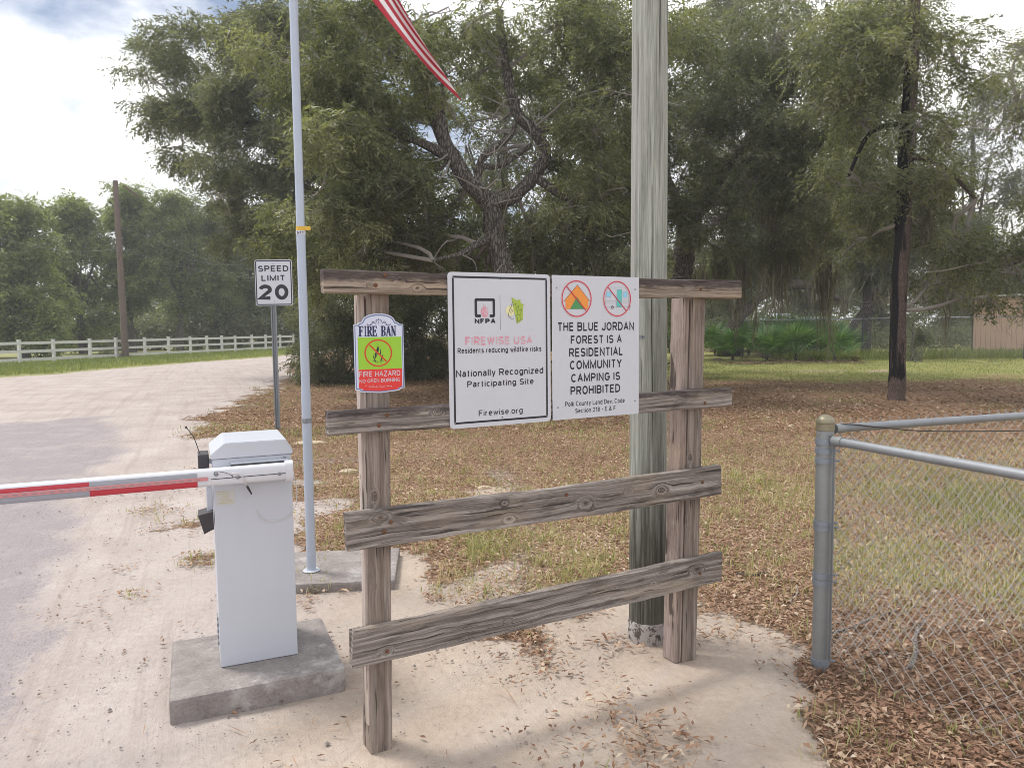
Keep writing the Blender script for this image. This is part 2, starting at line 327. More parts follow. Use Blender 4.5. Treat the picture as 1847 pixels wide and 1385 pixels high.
def masks(P):
    n1 = fbm(P, 1.3)-.5; n2 = fbm(P, 4.5, 5)-.5; dist = np.hypot(P[:, 0], P[:, 1]); k = np.clip(dist/10, .35, 1.2)
    lit = sst(poly_sd(P, LITTER)+n1*1.1*k+n2*.8*k+(fbm(P, 13, 6)-.5)*.35*k, -.28*k, .34*k)
    # the litter thins out by the road between cabinet and flagpole
    thin = sst(fbm(P, .9, 9), .50, .62)*sst(P[:, 1], 12, 6)*sst(P[:, 0], .8, -.4)
    lit = lit*(1-.75*thin)
    for (x, y, r, s) in LUMPS: lit = np.maximum(lit, s*sst(np.hypot(P[:, 0]-x, P[:, 1]-y)+n2*.5+n1*.3, r*1.1, r*.1)*sst(fbm(P, 7, 4), .3, .6))
    asp = sst(poly_sd(P, ASPH)+n1*1.1*k+n2*.4, -.6*k, .8*k)
    g0 = sst(fbm(P, .8, 3)+.25*(fbm(P, 3.2, 7)-.5), .50, .66)*.75
    right = sst(P[:, 1]+2.5*(fbm(P, .35, 4)-.5)*2, 17.5, 22)*sst(P[:, 0], .5, 4.5)
    near = sst(P[:, 1], 7.5, 4.5)
    gr = lit*np.clip(g0*(.35+.65*near)+right*(.75+.25*fbm(P, .5, 2)), 0, 1)
    bare = sst(np.hypot((P[:, 0]-11.5)/3.4, (P[:, 1]-24.5)/1.0), 1.1, .5)*sst(fbm(P, .8, 8), .42, .55)*.8
    yard = sst(P[:, 0], 1.3, 2.2)*sst(P[:, 1], 3.6, 4.4)*sst(P[:, 1], 11, 7)*(.24+.48*fbm(P, 1.1, 14)); mid = sst(P[:, 1], 4.0, 4.8)*sst(P[:, 1], 11, 6)*(.02+.44*fbm(P, 1.6, 15))
    gr = np.maximum(gr, lit*np.maximum(yard, mid)); gr = gr*(1-bare)
    ver = sst(poly_sd(P, VERGE)+n1*.8, -.1, .6)
    gr = np.maximum(gr, ver); lit2 = lit*(1-right)
    return lit, asp, gr, ver, bare, right
def axis_pts(segs):
    o = []
    for a, b, n in segs: o += list(np.linspace(a, b, n, endpoint=False))
    return np.array(o+[segs[-1][1]])
xs = axis_pts([(-220, -60, 8), (-60, -26, 24), (-26, -8, 60), (-8, 4, 130), (4, 26, 66), (26, 60, 18), (60, 220, 8)])
ys = axis_pts([(-40, 0, 8), (0, 9, 120), (9, 24, 75), (24, 60, 60), (60, 120, 12), (120, 300, 8)])
XX, YY = np.meshgrid(xs, ys); P2 = np.c_[XX.ravel(), YY.ravel()]
lit, asp, gr, ver, bare, right_ = masks(P2)
zz = (fbm(P2, .5, 1)-.5)*.03*sst(np.hypot(*P2.T), 3, 12)+(fbm(P2, 6, 2)-.5)*.02*np.clip(1-asp, .15, 1)-.006
def zg(x, y): return 0
nx, ny = len(xs), len(ys); I = np.arange(nx*ny).reshape(ny, nx)
q = np.stack([I[:-1, :-1], I[:-1, 1:], I[1:, 1:], I[1:, :-1]], -1).reshape(-1, 4)
gme = big_mesh('ground', np.c_[P2, zz], q, [])
gme.polygons.foreach_set('use_smooth', np.ones(len(q), bool))
trk = poly_sd(P2, VERGE)
for nm, ar in (('litter', lit), ('asphalt', asp), ('green', gr), ('verge', ver), ('track', trk), ('bare', bare)):
    a = gme.attributes.new(nm, 'FLOAT', 'POINT'); a.data.foreach_set('value', ar.astype(np.float32))
def ground_mat():
    g = G('sandy_ground'); o = g.obj(); x, y, z = g.xyz(o); flat = g.vec(x, y, 0)
    n = g.noise(flat, 1.1, 5, .6); nf = g.noise(flat, 26, 5, .7); ng = g.noise(flat, 130, 3, .6)
    sand = g.ramp(g.m('ADD', g.m('MULTIPLY', n, .6), g.m('MULTIPLY', nf, .4)), [(.35, (.37, .315, .29)), (.52, (.455, .40, .375)), (.68, (.55, .50, .475))])
    warm = g.ss(x, -1.5, -.6); sand = g.mix(g.m('MULTIPLY', warm, .8), sand, g.mix(1, sand, (1.0, .93, .79), 'MULTIPLY'))
    tr = g.attr('track')
    st = g.noise(g.vec(g.m('MULTIPLY', tr, 3.2), g.m('MULTIPLY', y, .05), 0), 1, 4, .65)
    sand = g.mix(g.m('MULTIPLY', g.ss(st, .47, .62), .35), sand, (.43, .385, .36))
    pc_ = g.m('ADD', g.m('MULTIPLY', x, .92), g.m('MULTIPLY', y, .39)); al = g.m('SUBTRACT', g.m('MULTIPLY', y, .92), g.m('MULTIPLY', x, .39))
    rut = g.noise(g.vec(g.m('MULTIPLY', pc_, 5.5), g.m('MULTIPLY', al, .22), 0), 1, 5, .7); rutm = g.ss(x, -.9, -1.8)
    sand = g.mix(g.m('MULTIPLY', g.m('MULTIPLY', g.ss(rut, .5, .62), .4), rutm), sand, (.34, .285, .255))
    fp_ = g.noise(flat, 5.5, 3, .5)
    peb = g.ss(g.voro(g.vec(g.m('MULTIPLY', x, 1), g.m('MULTIPLY', y, 1), 0), 38), .16, .09)
    pebm = g.m('MULTIPLY', peb, g.ss(g.noise(flat, 2.3, 3), .52, .66))
    sand = g.mix(g.m('MULTIPLY', pebm, .6), sand, (.22, .18, .17))
    asp = g.mix(g.ss(g.voro(flat, 120), .1, .5), (.205, .183, .19), (.335, .30, .308))
    asp = g.mix(g.m('MULTIPLY', g.ss(g.noise(flat, 2.0, 5, .7), .45, .65), .45), asp, (.43, .385, .375))
    am = g.ss(g.m('ADD', g.attr('asphalt'), g.m('MULTIPLY_ADD', nf, 1.3, -.65)), .28, .72)
    c = g.mix(am, sand, asp)
    v1 = g.voro(g.vec(x, g.m('MULTIPLY', y, 1.0), 0), 52, 'F1', 'Color')
    vr = g.xyz(v1)[0]
    vr = g.m('ADD', g.m('MULTIPLY', vr, .45), g.m('MULTIPLY', g.noise(flat, 14, 5, .75), .7))
    lc = g.ramp(vr, [(.22, (.085, .054, .037)), (.42, (.195, .120, .080)), (.6, (.31, .20, .135)), (.8, (.43, .325, .24))])
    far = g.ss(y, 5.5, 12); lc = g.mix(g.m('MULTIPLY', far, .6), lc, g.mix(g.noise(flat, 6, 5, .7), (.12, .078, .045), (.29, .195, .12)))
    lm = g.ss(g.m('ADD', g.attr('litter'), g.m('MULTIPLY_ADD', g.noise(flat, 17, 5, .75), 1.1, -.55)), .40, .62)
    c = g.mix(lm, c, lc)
    gc = g.ramp(g.noise(flat, 9, 5, .75), [(.3, (.17, .16, .06)), (.5, (.28, .295, .10)), (.7, (.42, .41, .19))])
    gm = g.ss(g.m('ADD', g.attr('green'), g.m('MULTIPLY_ADD', g.noise(flat, 5, 5, .75), 1.0, -.5)), .42, .8)
    c = g.mix(g.m('MULTIPLY', gm, .85), c, gc)
    c = g.mix(g.attr('bare'), c, (.42, .35, .29))
    h = g.m('ADD', g.m('MULTIPLY', g.m('ADD', nf, g.m('ADD', g.m('MULTIPLY', fp_, 2.2), g.m('MULTIPLY', rut, 1.2))), 1), g.m('ADD', g.m('MULTIPLY', ng, .35), g.m('MULTIPLY', g.m('MULTIPLY', lm, vr), 1.5)))
    g.bsdf(c, .95, 0, g.bump(h, .9, .016), .1); return g.mat
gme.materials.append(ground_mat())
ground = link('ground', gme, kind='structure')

# scattered fallen leaves, needles and pebbles: real pieces near the camera, thinning with distance
def scatter_pts(n, rmax, rmin, dens_fn, power=1.7):
    a = rng.uniform(R(-38), R(38), n*3); r = rmin+(rmax-rmin)*rng.random(n*3)**power
    P = np.c_[np.sin(a)*r, np.cos(a)*r]; k = rng.random(len(P)) < dens_fn(P); return P[k][:n]
def flakes(P, L, Wd, z0, tilt, name, mat, tint, bend=0):
    n = len(P); th = rng.uniform(0, 2*np.pi, n); L = L*rng.uniform(.6, 1.4, n); Wd = Wd*rng.uniform(.6, 1.4, n)
    d = np.c_[np.cos(th), np.sin(th), rng.uniform(-tilt, tilt, n)]; p = np.c_[-np.sin(th), np.cos(th), rng.uniform(-tilt, tilt, n)]
    z = z0+rng.random(n)*.012
    c = np.c_[P, z]; a = c-d*L[:, None]/2; b = c+d*L[:, None]/2; l = c+p*Wd[:, None]/2; r = c-p*Wd[:, None]/2
    l[:, 2] += bend; r[:, 2] += bend
    v = np.stack([a, r, b, l], 1).reshape(-1, 3); v[:, 2] = np.maximum(v[:, 2], .003)
    return link(name, big_mesh(name, v, np.arange(n*4).reshape(-1, 4), mat, tint), kind='stuff')
P = scatter_pts(105000, 15, 2.2, lambda P: masks(P)[0]*(1-.75*masks(P)[5]), 1.25)
hue = fbm(P, 1.1, 6); t = np.clip(rng.normal(.42, .24, len(P))+(hue-.5)*.5, 0, 1)
k = rng.random(len(P)) < .3; flakes(P[~k], .040, .0095, .008, .45, 'fallen_leaves', M['litter'], t[~k], .003); flakes(P[k], .036, .016, .012, .55, 'curled_oak_leaves', M['litter'], np.clip(t[k]+.1, 0, 1), .006)
P = scatter_pts(1900, 8, 2.2, lambda P: np.clip(sst(fbm(P, 1.4, 12), .5, .75)+.05-masks(P)[1]*.8, 0, 1), 1.0)
flakes(P, .03, .011, .006, .3, 'leaf_crumbs', M['litter'], rng.random(len(P))*.35, .002)
P = scatter_pts(1500, 9, 2.2, lambda P: np.clip((1-masks(P)[0])*(.2+1.2*sst(fbm(P, 1.1, 21), .45, .7)), 0, 1), 1.1)
gv = MB(); oc = [(1, 0, 0), (0, 1, 0), (-1, 0, 0), (0, -1, 0), (0, 0, 1)]
for x_, y_ in P:
    r_ = .0035*math.exp(random.gauss(0, .45)); gv.add([(x_+a*r_*random.uniform(.7, 1.4), y_+b*r_*random.uniform(.7, 1.4), .004+c*r_*.9) for a, b, c in oc], [(0, 1, 4), (1, 2, 4), (2, 3, 4), (3, 0, 4)])
gv.build('gravel', plain('road_grit', (.22, .19, .175), .9, 0, .5, 300), kind='stuff')
P = scatter_pts(24000, 24, 11, lambda P: masks(P)[0]*(1-.8*masks(P)[5])*(P[:, 0] > -6), .9)
flakes(P, .085, .024, .012, .5, 'distant_fallen_leaves', M['litter'], np.clip(rng.normal(.38, .25, len(P)), 0, 1), .005)
# needles and small twigs in the litter
P = scatter_pts(9000, 9, 2.2, lambda P: np.clip(masks(P)[0]+.03, 0, 1), 1.1)
flakes(P, .12, .0035, .012, .12, 'pine_needles', M['litter'], .45+.5*rng.random(len(P)), .0)

def blades(P, h, w, name, mat, tint, lean=.5, nb=9, spread=.035):
    """tufts of grass: nb bent blades per point, two quads each"""
    n = len(P)*nb; B = np.repeat(P, nb, 0)+rng.normal(0, spread, (n, 2)); th = rng.uniform(0, 2*np.pi, n)
    H = np.repeat(h*rng.uniform(.5, 1.35, len(P)), nb)*rng.uniform(.5, 1.2, n); ln = lean*rng.uniform(.2, 1.3, n)
    dx, dy = np.cos(th), np.sin(th); px, py = -dy*w/2, dx*w/2
    b = np.c_[B, np.full(n, -.004)]
    m_ = b+np.c_[dx*H*ln*.35, dy*H*ln*.35, H*.6]; tp = b+np.c_[dx*H*ln, dy*H*ln, H*(1-.35*ln)]
    o = np.c_[px, py, np.zeros(n)]
    v = np.stack([b, m_-o, m_+o, tp], 1).reshape(-1, 3); k = np.arange(n)[:, None]*4
    q = np.concatenate([k+np.array([0, 2, 1]), k+np.array([1, 2, 3])], 0)
    tt = np.clip(np.repeat(tint, nb)+rng.normal(0, .15, n), 0, 1)
    return link(name, big_mesh(name, v, q, mat, np.concatenate([tt, tt])), kind='stuff')
P = scatter_pts(11000, 13, 2.3, lambda P: masks(P)[2]*.9*(P[:, 1] < 60)*sst(masks(P)[3], .5, .1)+.05*masks(P)[0], 1.0)
blades(P, .09, .0048, 'grass_tufts', M['grass'], .3+rng.random(len(P))*.8, .55, 7, .035)
P = scatter_pts(9000, 37, 10, lambda P: masks(P)[2]*sst(masks(P)[3], .5, .1), .8)
blades(P, .075, .014, 'lawn_grass', M['grass'], rng.random(len(P))*.7, .7, 6, .12)
def verge_pts(n):
    Y = rng.uniform(22, 66, n*3); X = rng.uniform(-34, -11, n*3); P = np.c_[X, Y]; m_ = masks(P)[3]; d = poly_sd(P, VERGE)
    k = rng.random(len(P)) < m_*np.clip((d+.2)/1.5, .15, 1)*(d < 8); return P[k][:n], d[k][:n]
P, d = verge_pts(10000)
blades(P, .26, .03, 'verge_grass', M['grass'], np.clip(.75-d*.28, .05, 1)*.8*rng.uniform(.6, 1.2, len(P)), .5, 6, .1)
# tall weeds in front of the far chain link fence
P = np.c_[rng.uniform(12, 24, 1500), rng.uniform(31, 34.5, 1500)]
blades(P, .38, .03, 'tall_weeds', M['grass'], rng.random(1500)*.5, .4, 6, .12)
# a dense fresh patch right of the corner post
c0 = gnd(1790, 930); P = np.c_[rng.normal(c0[0], .4, 260), rng.normal(c0[1], .5, 260)]
blades(P, .13, .004, 'fresh_grass_patch', M['grass'], rng.random(260)*.55, .5, 10, .04)

# ------------------------------------------------------------------ foliage machinery
def make_spray(nl, L, ll, lw):
    """one leafy twig: (nl*4,3) verts, leaves are diamonds set along a drooping twig pointing +x"""
    vs = []
    for i in range(nl):
        t = (i+.6)/nl; p = np.array([L*t, 0, -.28*L*t*t]); sgn = 1 if i % 2 else -1
        yaw = sgn*rng.uniform(.4, 1.3); d = np.array([math.cos(yaw), math.sin(yaw), rng.uniform(-.75, .25)]); d /= np.linalg.norm(d)
        s = np.cross(d, rng.normal(0, 1, 3)); s /= np.linalg.norm(s); k = rng.uniform(.7, 1.25); a = ll*k; w = lw*k
        p = p+rng.normal(0, L*.05, 3)
        vs += [p+s*w*.55+d*a*.15, p+d*a, p-s*w*.55+d*a*.15]
    return np.array(vs)
def rotmats(dirs, roll):
    x = dirs/np.linalg.norm(dirs, axis=1)[:, None]; up = np.tile([0, 0, 1.], (len(x), 1))
    y = np.cross(up, x); ny = np.linalg.norm(y, axis=1); y[ny < 1e-4] = [0, 1, 0]; y /= np.linalg.norm(y, axis=1)[:, None]; z = np.cross(x, y)
    c, s = np.cos(roll)[:, None], np.sin(roll)[:, None]; y2 = y*c+z*s; z2 = -y*s+z*c
    return np.stack([x, y2, z2], 2)
def foliage_mesh(name, pos, dirs, scale, tint, mat, nl=13, L=.34, ll=.075, lw=.02):
    var = [make_spray(nl, L, ll, lw) for _ in range(7)]; vid = rng.integers(0, 7, len(pos)); V_ = np.empty((len(pos), nl*3, 3))
    Rm = rotmats(dirs, rng.uniform(-.8, .8, len(pos)))
    for k in range(7):
        m_ = vid == k; V_[m_] = np.einsum('nij,vj->nvi', Rm[m_]*scale[m_][:, None, None], var[k])+pos[m_][:, None, :]
    tt = np.clip(np.repeat(tint, nl)+rng.normal(0, .27, len(pos)*nl), 0, 1)
    return big_mesh(name, V_.reshape(-1, 3), np.arange(len(pos)*nl*3).reshape(-1, 3), mat, tt)
def clumps(blobs, dens, sub=14, flat=.8):
    """blobs: (centre, radius[, density]) -> sprays grouped in sub-clumps"""
    pos, dirs, tint, cen = [], [], [], []
    for b in blobs:
        c, r = np.array(b[0], float), b[1]; k = b[2] if len(b) > 2 else 1
        ns = max(4, int(sub*max(.5, r)**1.0)); n = max(6, int(dens*k*r*r/ns))
        for _ in range(ns):
            u = rng.normal(0, 1, 3); u /= np.linalg.norm(u); u[2] *= flat; sc = c+u*r*rng.uniform(.35, .95); rs = r*rng.uniform(.22, .42)
            q_ = rng.normal(0, 1, (n, 3)); q_ /= np.linalg.norm(q_, axis=1)[:, None]; q_ *= (rng.random(n)**.45)[:, None]*rs
            q_[:, 2] *= .75; p = sc+q_
            d = (p-c)/r*.9+q_/rs*.6+rng.normal(0, .45, (n, 3)); d[:, 2] = d[:, 2]*.6-.5
            pos.append(p); dirs.append(d); tint.append(np.full(n, rng.uniform(.12, .8))+rng.normal(0, .1, n)+(q_[:, 2]/rs)*.12); cen.append((tuple(c), tuple(sc)))
    return np.concatenate(pos), np.concatenate(dirs), np.concatenate(tint), cen
def wiggle(a, b, n=5, amp=.08):
    a, b = Vector(a), Vector(b); L = (b-a).length
    o = Vector((random.gauss(0, 1), random.gauss(0, 1), random.gauss(0, 1)))*L*amp; o2 = Vector((random.gauss(0, 1), random.gauss(0, 1), random.gauss(0, 1)))*L*amp*.5; ph = random.uniform(0, 3)
    return [a.lerp(b, i/n)+o*math.sin(math.pi*i/n)+o2*math.sin(2*math.pi*i/n+ph*0)+(Vector([random.uniform(-1, 1) for _ in range(3)])*L*.02 if 0 < i < n else Vector()) for i in range(n+1)]
def moss_mesh(pts, name, mat, k=20, wid=.012):
    vs, fs, tn = [], [], []
    for (p, L, sp) in pts:
        base = random.uniform(.2, .7)
        for _ in range(k):
            x, y, z = p[0]+random.gauss(0, sp), p[1]+random.gauss(0, sp), p[2]+random.uniform(-.25, .2)*min(1, L); l = L*random.choice((.25, .4, .6, 1))*random.uniform(.7, 1.1); a = random.uniform(0, 3.14); w = wid*random.uniform(.5, 1.4)
            dx, dy = random.gauss(0, .05), random.gauss(0, .05); s = 6; i0 = len(vs)
            ax, ay = x-p[0], y-p[1]; wx = wy = 0; sw = .018+.012*sp*5
            for i in range(s+1):
                t = i/s; ww = w*(1-.75*t)+.001; wx += random.gauss(0, sw); wy += random.gauss(0, sw); cx = p[0]+ax*(1-.75*t)+dx*t+wx; cy = p[1]+ay*(1-.75*t)+dy*t+wy; cz = z-l*t
                vs += [(cx-ww*math.cos(a), cy-ww*math.sin(a), cz), (cx+ww*math.cos(a), cy+ww*math.sin(a), cz)]
                a += random.uniform(-.5, .5)
            fs += [(i0+2*i, i0+2*i+1, i0+2*i+3, i0+2*i+2) for i in range(s)]; tn += [min(1, max(0, base+random.gauss(0, .2)))]*s
    return big_mesh(name, np.array(vs), np.array(fs), mat, np.array(tn))
def rel(mesh_or_pts, o): return mesh_or_pts
def tree(name, base, label, cat, limbs, blobs, dens=420, sub=14, leaf='leaf', group=None, nl=13, L=.34, ll=.075, lw=.02, moss=None, bk='bark', twigs=True, sides=12, flat=.8, barkname='trunk', mossw=.012, stubs=True):
    """limbs: lists of (point, radius) in world space; blobs in world space"""
    base = Vector(base); r = empty(name, base, label, cat, group)
    mb = MB()
    for lm in limbs:
        pts = [Vector(p)-base for p, _ in lm]; rad = [q for _, q in lm]
        # smooth the path
        P_, Q_ = [], []
        for i in range(len(pts)-1):
            a = pts[max(i-1, 0)]; b = pts[i]; c = pts[i+1]; d = pts[min(i+2, len(pts)-1)]
            for s in range(5):
                t = s/5; P_.append(.5*((2*b)+(c-a)*t+(2*a-5*b+4*c-d)*t*t+(3*b-a-3*c+d)*t**3)); Q_.append(rad[i]*(1-t)+rad[i+1]*t)
        P_.append(pts[-1]); Q_.append(rad[-1]); mb.tube(P_, Q_, sides, jit=.14)
    mb.build(barkname, M[bk], r, smooth=True)
    pos, dirs, tint, cen = clumps(blobs, dens, sub, flat)
    sc = rng.uniform(.75, 1.3, len(pos)); o = np.array(base)
    link('foliage', foliage_mesh('foliage', pos-o, dirs, sc, tint, M[leaf], nl, L, ll, lw), r, kind='stuff')
    if twigs:
        tw = MB(); anchors = [Vector(p) for lm in limbs for p, q in lm[1:]]
        done = {}
        for lm in limbs:
            for (p_, q_) in (lm[2:] if stubs else []):
                for _ in range(3):
                    e = Vector(p_)+Vector((random.gauss(0, .9), random.gauss(0, .9), random.uniform(-.9, .9))); tw.tube([p-base for p in wiggle(p_, e, 5, .12)], [min(.03, q_*.2+.004), min(.024, q_*.16+.004), .016, .011, .007, .002], 5)
        for c, s in cen:
            c = Vector(c)
            if tuple(c) not in done:
                a = min(anchors, key=lambda q: (q-c).length); done[tuple(c)] = 1
                tw.tube([p-base for p in wiggle(a, c, 6, .07)], [.045, .042, .038, .033, .028, .024, .02], 5)
            tw.tube([p-base for p in wiggle(c, s, 4, .12)], [.016, .012, .009, .007, .004], 4)
            for _ in range(2):
                e = Vector(s)+Vector((random.gauss(0, .3), random.gauss(0, .3), random.gauss(-.25, .25))); tw.tube([p-base for p in wiggle(s, e, 3, .15)], [.006, .005, .004, .002], 3)
        tw.build('branches', M['twig'] if leaf != 'leaf_far' else M[bk], r, kind='stuff')
    if moss: link('spanish_moss', moss_mesh([(Vector(p)-base, l, s) for p, l, s in moss], 'spanish_moss', M['moss'], wid=mossw), r, kind='stuff')
    return r
def B(lst): return [(atY(x, y, Y), r, *k) for (x, y, Y, r, *k) in lst]
def Lm(*p): return [(atY(x, y, Y), r) for (x, y, Y, r) in p]
def mossl(lst): return [(atY(x, y, Y), l, s) for x, y, Y, l, s in lst]

# centre oak
b0 = gnd(922, 716)
tree('oak_tree', (b0[0], b0[1], 0), 'spreading oak with rough leaning trunk rising behind the two white signs', 'tree', [
    [((b0[0], b0[1], -.1), .36)]+Lm((915, 600, 16.2, .25), (908, 490, 16.2, .225), (893, 430, 16.2, .215), (884, 368, 16.2, .21), (850, 335, 16.1, .17), (815, 280, 16, .155), (790, 225, 15.9, .14), (768, 160, 15.8, .12), (750, 40, 15.8, .09)),
    Lm((884, 368, 16.2, .19), (930, 352, 16.3, .15), (965, 315, 16.4, .13), (985, 275, 16.5, .12), (960, 235, 16.5, .12), (930, 200, 16.4, .12), (912, 120, 16.3, .1), (900, 20, 16.3, .08)),
    Lm((860, 345, 16.1, .09), (868, 290, 16.1, .08), (900, 262, 16.2, .07), (925, 238, 16.3, .05), (935, 180, 16.3, .04)),
    Lm((815, 280, 16, .1), (800, 220, 15.9, .06), (798, 150, 15.8, .04)),
    Lm((893, 430, 16.2, .1), (862, 440, 15.9, .07), (830, 458, 15.6, .05), (780, 470, 15.2, .03)),
    Lm((868, 300, 16.1, .07), (905, 298, 16.3, .06), (958, 262, 16.5, .05)),
    Lm((960, 240, 16.5, .08), (1010, 225, 16.8, .06), (1060, 180, 17, .04)),
    Lm((815, 285, 16, .12), (740, 250, 15.6, .08), (660, 230, 15.2, .06), (600, 240, 14.6, .04)),
    Lm((965, 320, 16.4, .1), (1030, 360, 16.3, .07), (1080, 350, 16, .05))],
    B([(600, 250, 14, 1.15), (590, 370, 14.5, 1.1), (680, 200, 16, 1.2), (690, 330, 15, 1.2), (760, 420, 16.8, 1.1), (660, 450, 16.5, 1.1), (740, 320, 17, 1.0),
       (840, 460, 18, .8), (960, 440, 17.5, .95), (1050, 350, 16, 1.2), (1080, 230, 15.5, 1.2), (1010, 460, 17, 1.0), (1100, 450, 16.5, 1.1), (1020, 200, 18, .6, .6),
       (700, 90, 15, 1.4), (850, 40, 16, 1.3, .6), (1000, 50, 16, 1.3, .7), (1130, 100, 16, 1.4), (560, 100, 15, 1.3), (850, 220, 18.5, .45, .5), (910, 340, 18.5, .45, .6), (830, 370, 17.5, .6, .7),
       (720, 200, 17, 1.0), (860, 150, 18, .8, .7), (960, 150, 18, .8, .7), (1000, 300, 17.5, .6, .8), (920, 90, 18, 1.0, .7), (800, 190, 18.5, .6, .8), (950, 400, 17, .6, .8), (810, 400, 16.8, .7, .8), (540, 440, 15.5, .9), (720, 440, 19, 1.3), (860, 470, 20.5, 1.2), (640, 300, 18, 1.4), (1060, 300, 19, 1.3), (1120, 340, 18, 1.2), (985, 130, 17, .6, .6),
       (-80, -300, 15, .1)][:-1]+[(600, 480, 18, 1.1), (780, 480, 20, 1.1), (960, 510, 21, 1.2), (1080, 520, 21, 1.1), (900, 560, 24, 1.4), (1040, 560, 24, 1.3)]),
    dens=470, ll=.115, lw=.028, moss=mossl([(600+random.uniform(-20, 30), 330+random.uniform(0, 90), 15, random.uniform(.6, 1.4), .12) for _ in range(10)]+[(random.uniform(680, 1120), random.uniform(330, 470), random.uniform(16, 17.5), random.uniform(.2, .9), random.uniform(.03, .1)) for _ in range(34)]+[(x_+random.gauss(0, 14), y_+random.gauss(0, 14), 17.2, l_*random.uniform(.4, 1), .06) for x_, y_, l_ in [(610, 340, 1.3), (620, 400, 1.2), (700, 430, .9), (770, 440, .8), (1020, 440, 1.0), (1075, 430, 1.1)] for _ in range(4)]))
# big dark tree reaching out over the road
b1 = gnd(690, 668)
tree('oak_tree', (b1[0], b1[1], 0), 'tall dark oak whose canopy reaches out over the road above the speed limit sign', 'tree', [
    [((b1[0], b1[1], -.1), .4)]+Lm((660, 520, 25, .3), (620, 380, 25, .27), (560, 260, 24.6, .22), (500, 150, 24.3, .17), (450, 60, 24, .1)),
    Lm((560, 260, 24.6, .14), (480, 230, 24.3, .1), (400, 210, 24.3, .07), (320, 190, 25, .04)),
    Lm((620, 380, 25, .14), (540, 330, 24.5, .1), (470, 300, 24, .07), (420, 350, 24.2, .05), (425, 420, 24.4, .03)),
    Lm((620, 380, 25, .1), (600, 250, 25.5, .1), (610, 120, 25.5, .08))],
    B([(300, 205, 25, 1.0, .8), (380, 190, 24, 1.5), (480, 180, 23.5, 1.6), (320, 285, 25, .8, .7), (430, 290, 24, 1.4), (520, 280, 24, 1.5), (450, 390, 24, 1.0, .8), (515, 390, 24, 1.3),
       (405, 440, 25, .55, .6), (560, 460, 24, 1.2), (500, 470, 24.5, .7, .7), (450, 80, 24, 1.8), (330, 90, 25, 1.4), (262, 195, 26, .5, .6), (540, 80, 24, 1.8), (600, 180, 25.5, 1.5),
       (570, 350, 26, 1.3), (380, 350, 25.5, .6, .6), (345, 215, 26, 1.0), (250, 130, 26, .6, .5), (640, 60, 26, 1.6), (660, 460, 27, 1.4)]),
    dens=450, leaf='leaf_dark', L=.45, ll=.14, lw=.038,
    moss=mossl([(425+random.uniform(-12, 12), 330+random.uniform(0, 90), 24.2, random.uniform(.8, 2), .14) for _ in range(8)]), mossw=.02)
# second oak behind the utility pole
b2 = gnd(1233, 682)
tree('oak_tree', (b2[0], b2[1], 0), 'dark oak with forked trunk standing just right of the grey utility pole', 'tree', [
    [((b2[0], b2[1], -.1), .4)]+Lm((1232, 600, 22, .34), (1230, 500, 21.6, .30), (1240, 425, 21.3, .28), (1268, 365, 21, .22), (1310, 300, 20.6, .2), (1360, 245, 20.3, .18), (1392, 180, 20, .16), (1410, 60, 20, .1)),
    Lm((1238, 440, 21.3, .2), (1218, 360, 21.4, .15), (1190, 280, 21.4, .1), (1180, 150, 21, .07)),
    Lm((1310, 300, 20.6, .12), (1400, 270, 19.6, .09), (1490, 240, 19, .05)),
    Lm((1268, 365, 21, .1), (1340, 370, 20, .08), (1420, 390, 19.5, .05)),
    Lm((1392, 190, 20, .12), (1480, 120, 19.6, .08), (1540, 60, 19.4, .05))],
    B([(1250, 230, 19, 1.3), (1220, 340, 20, 1.1), (1330, 200, 19, 1.2), (1360, 330, 19, 1.3), (1290, 400, 19.5, 1.0), (1420, 260, 18.5, 1.3), (1400, 410, 20, 1.2), (1470, 350, 18, 1.3),
       (1330, 470, 21, .7, .8), (1480, 200, 18, 1.2, .9), (1250, 90, 19, 1.6), (1400, 70, 19, 1.6), (1540, 100, 19, 1.4), (1440, 460, 21, .7, .8), (1165, 440, 22, 1), (1170, 230, 18.6, 1), (1160, 330, 20, 1.1),
       (1520, 420, 20, .9, .8), (1300, 330, 23, 1.5), (1450, 330, 23, 1.6), (1180, 520, 24, 1.1), (1270, 500, 25, 1.0), (1540, 300, 21, 1.2)]),
    dens=400, leaf='leaf_dark', ll=.11, lw=.031,
    moss=mossl([(random.uniform(1255, 1300), random.uniform(430, 500), 21, random.uniform(.6, 1.8), .16) for _ in range(8)]+[(random.uniform(1370, 1520), random.uniform(340, 500), random.uniform(19, 21), random.uniform(.3, 1.7), random.uniform(.05, .16)) for _ in range(40)]+
               [(x_, y_, 20.5, l_, .13) for x_, y_, l_ in [(1400, 430, 1.6), (1408, 470, 1.5), (1385, 440, 1.3), (1425, 450, 1.2), (1495, 470, 1.8), (1490, 500, 1.9), (1340, 470, 1.4)] for _ in range(4)]+[(1500, 590, 21, 1.2, .05), (1362, 560, 22, 1.5, .05), (1330, 560, 22, 1.2, .06), (1358, 500, 22, 1.4, .15), (1490, 500, 21, 1.6, .14)]), mossw=.015)
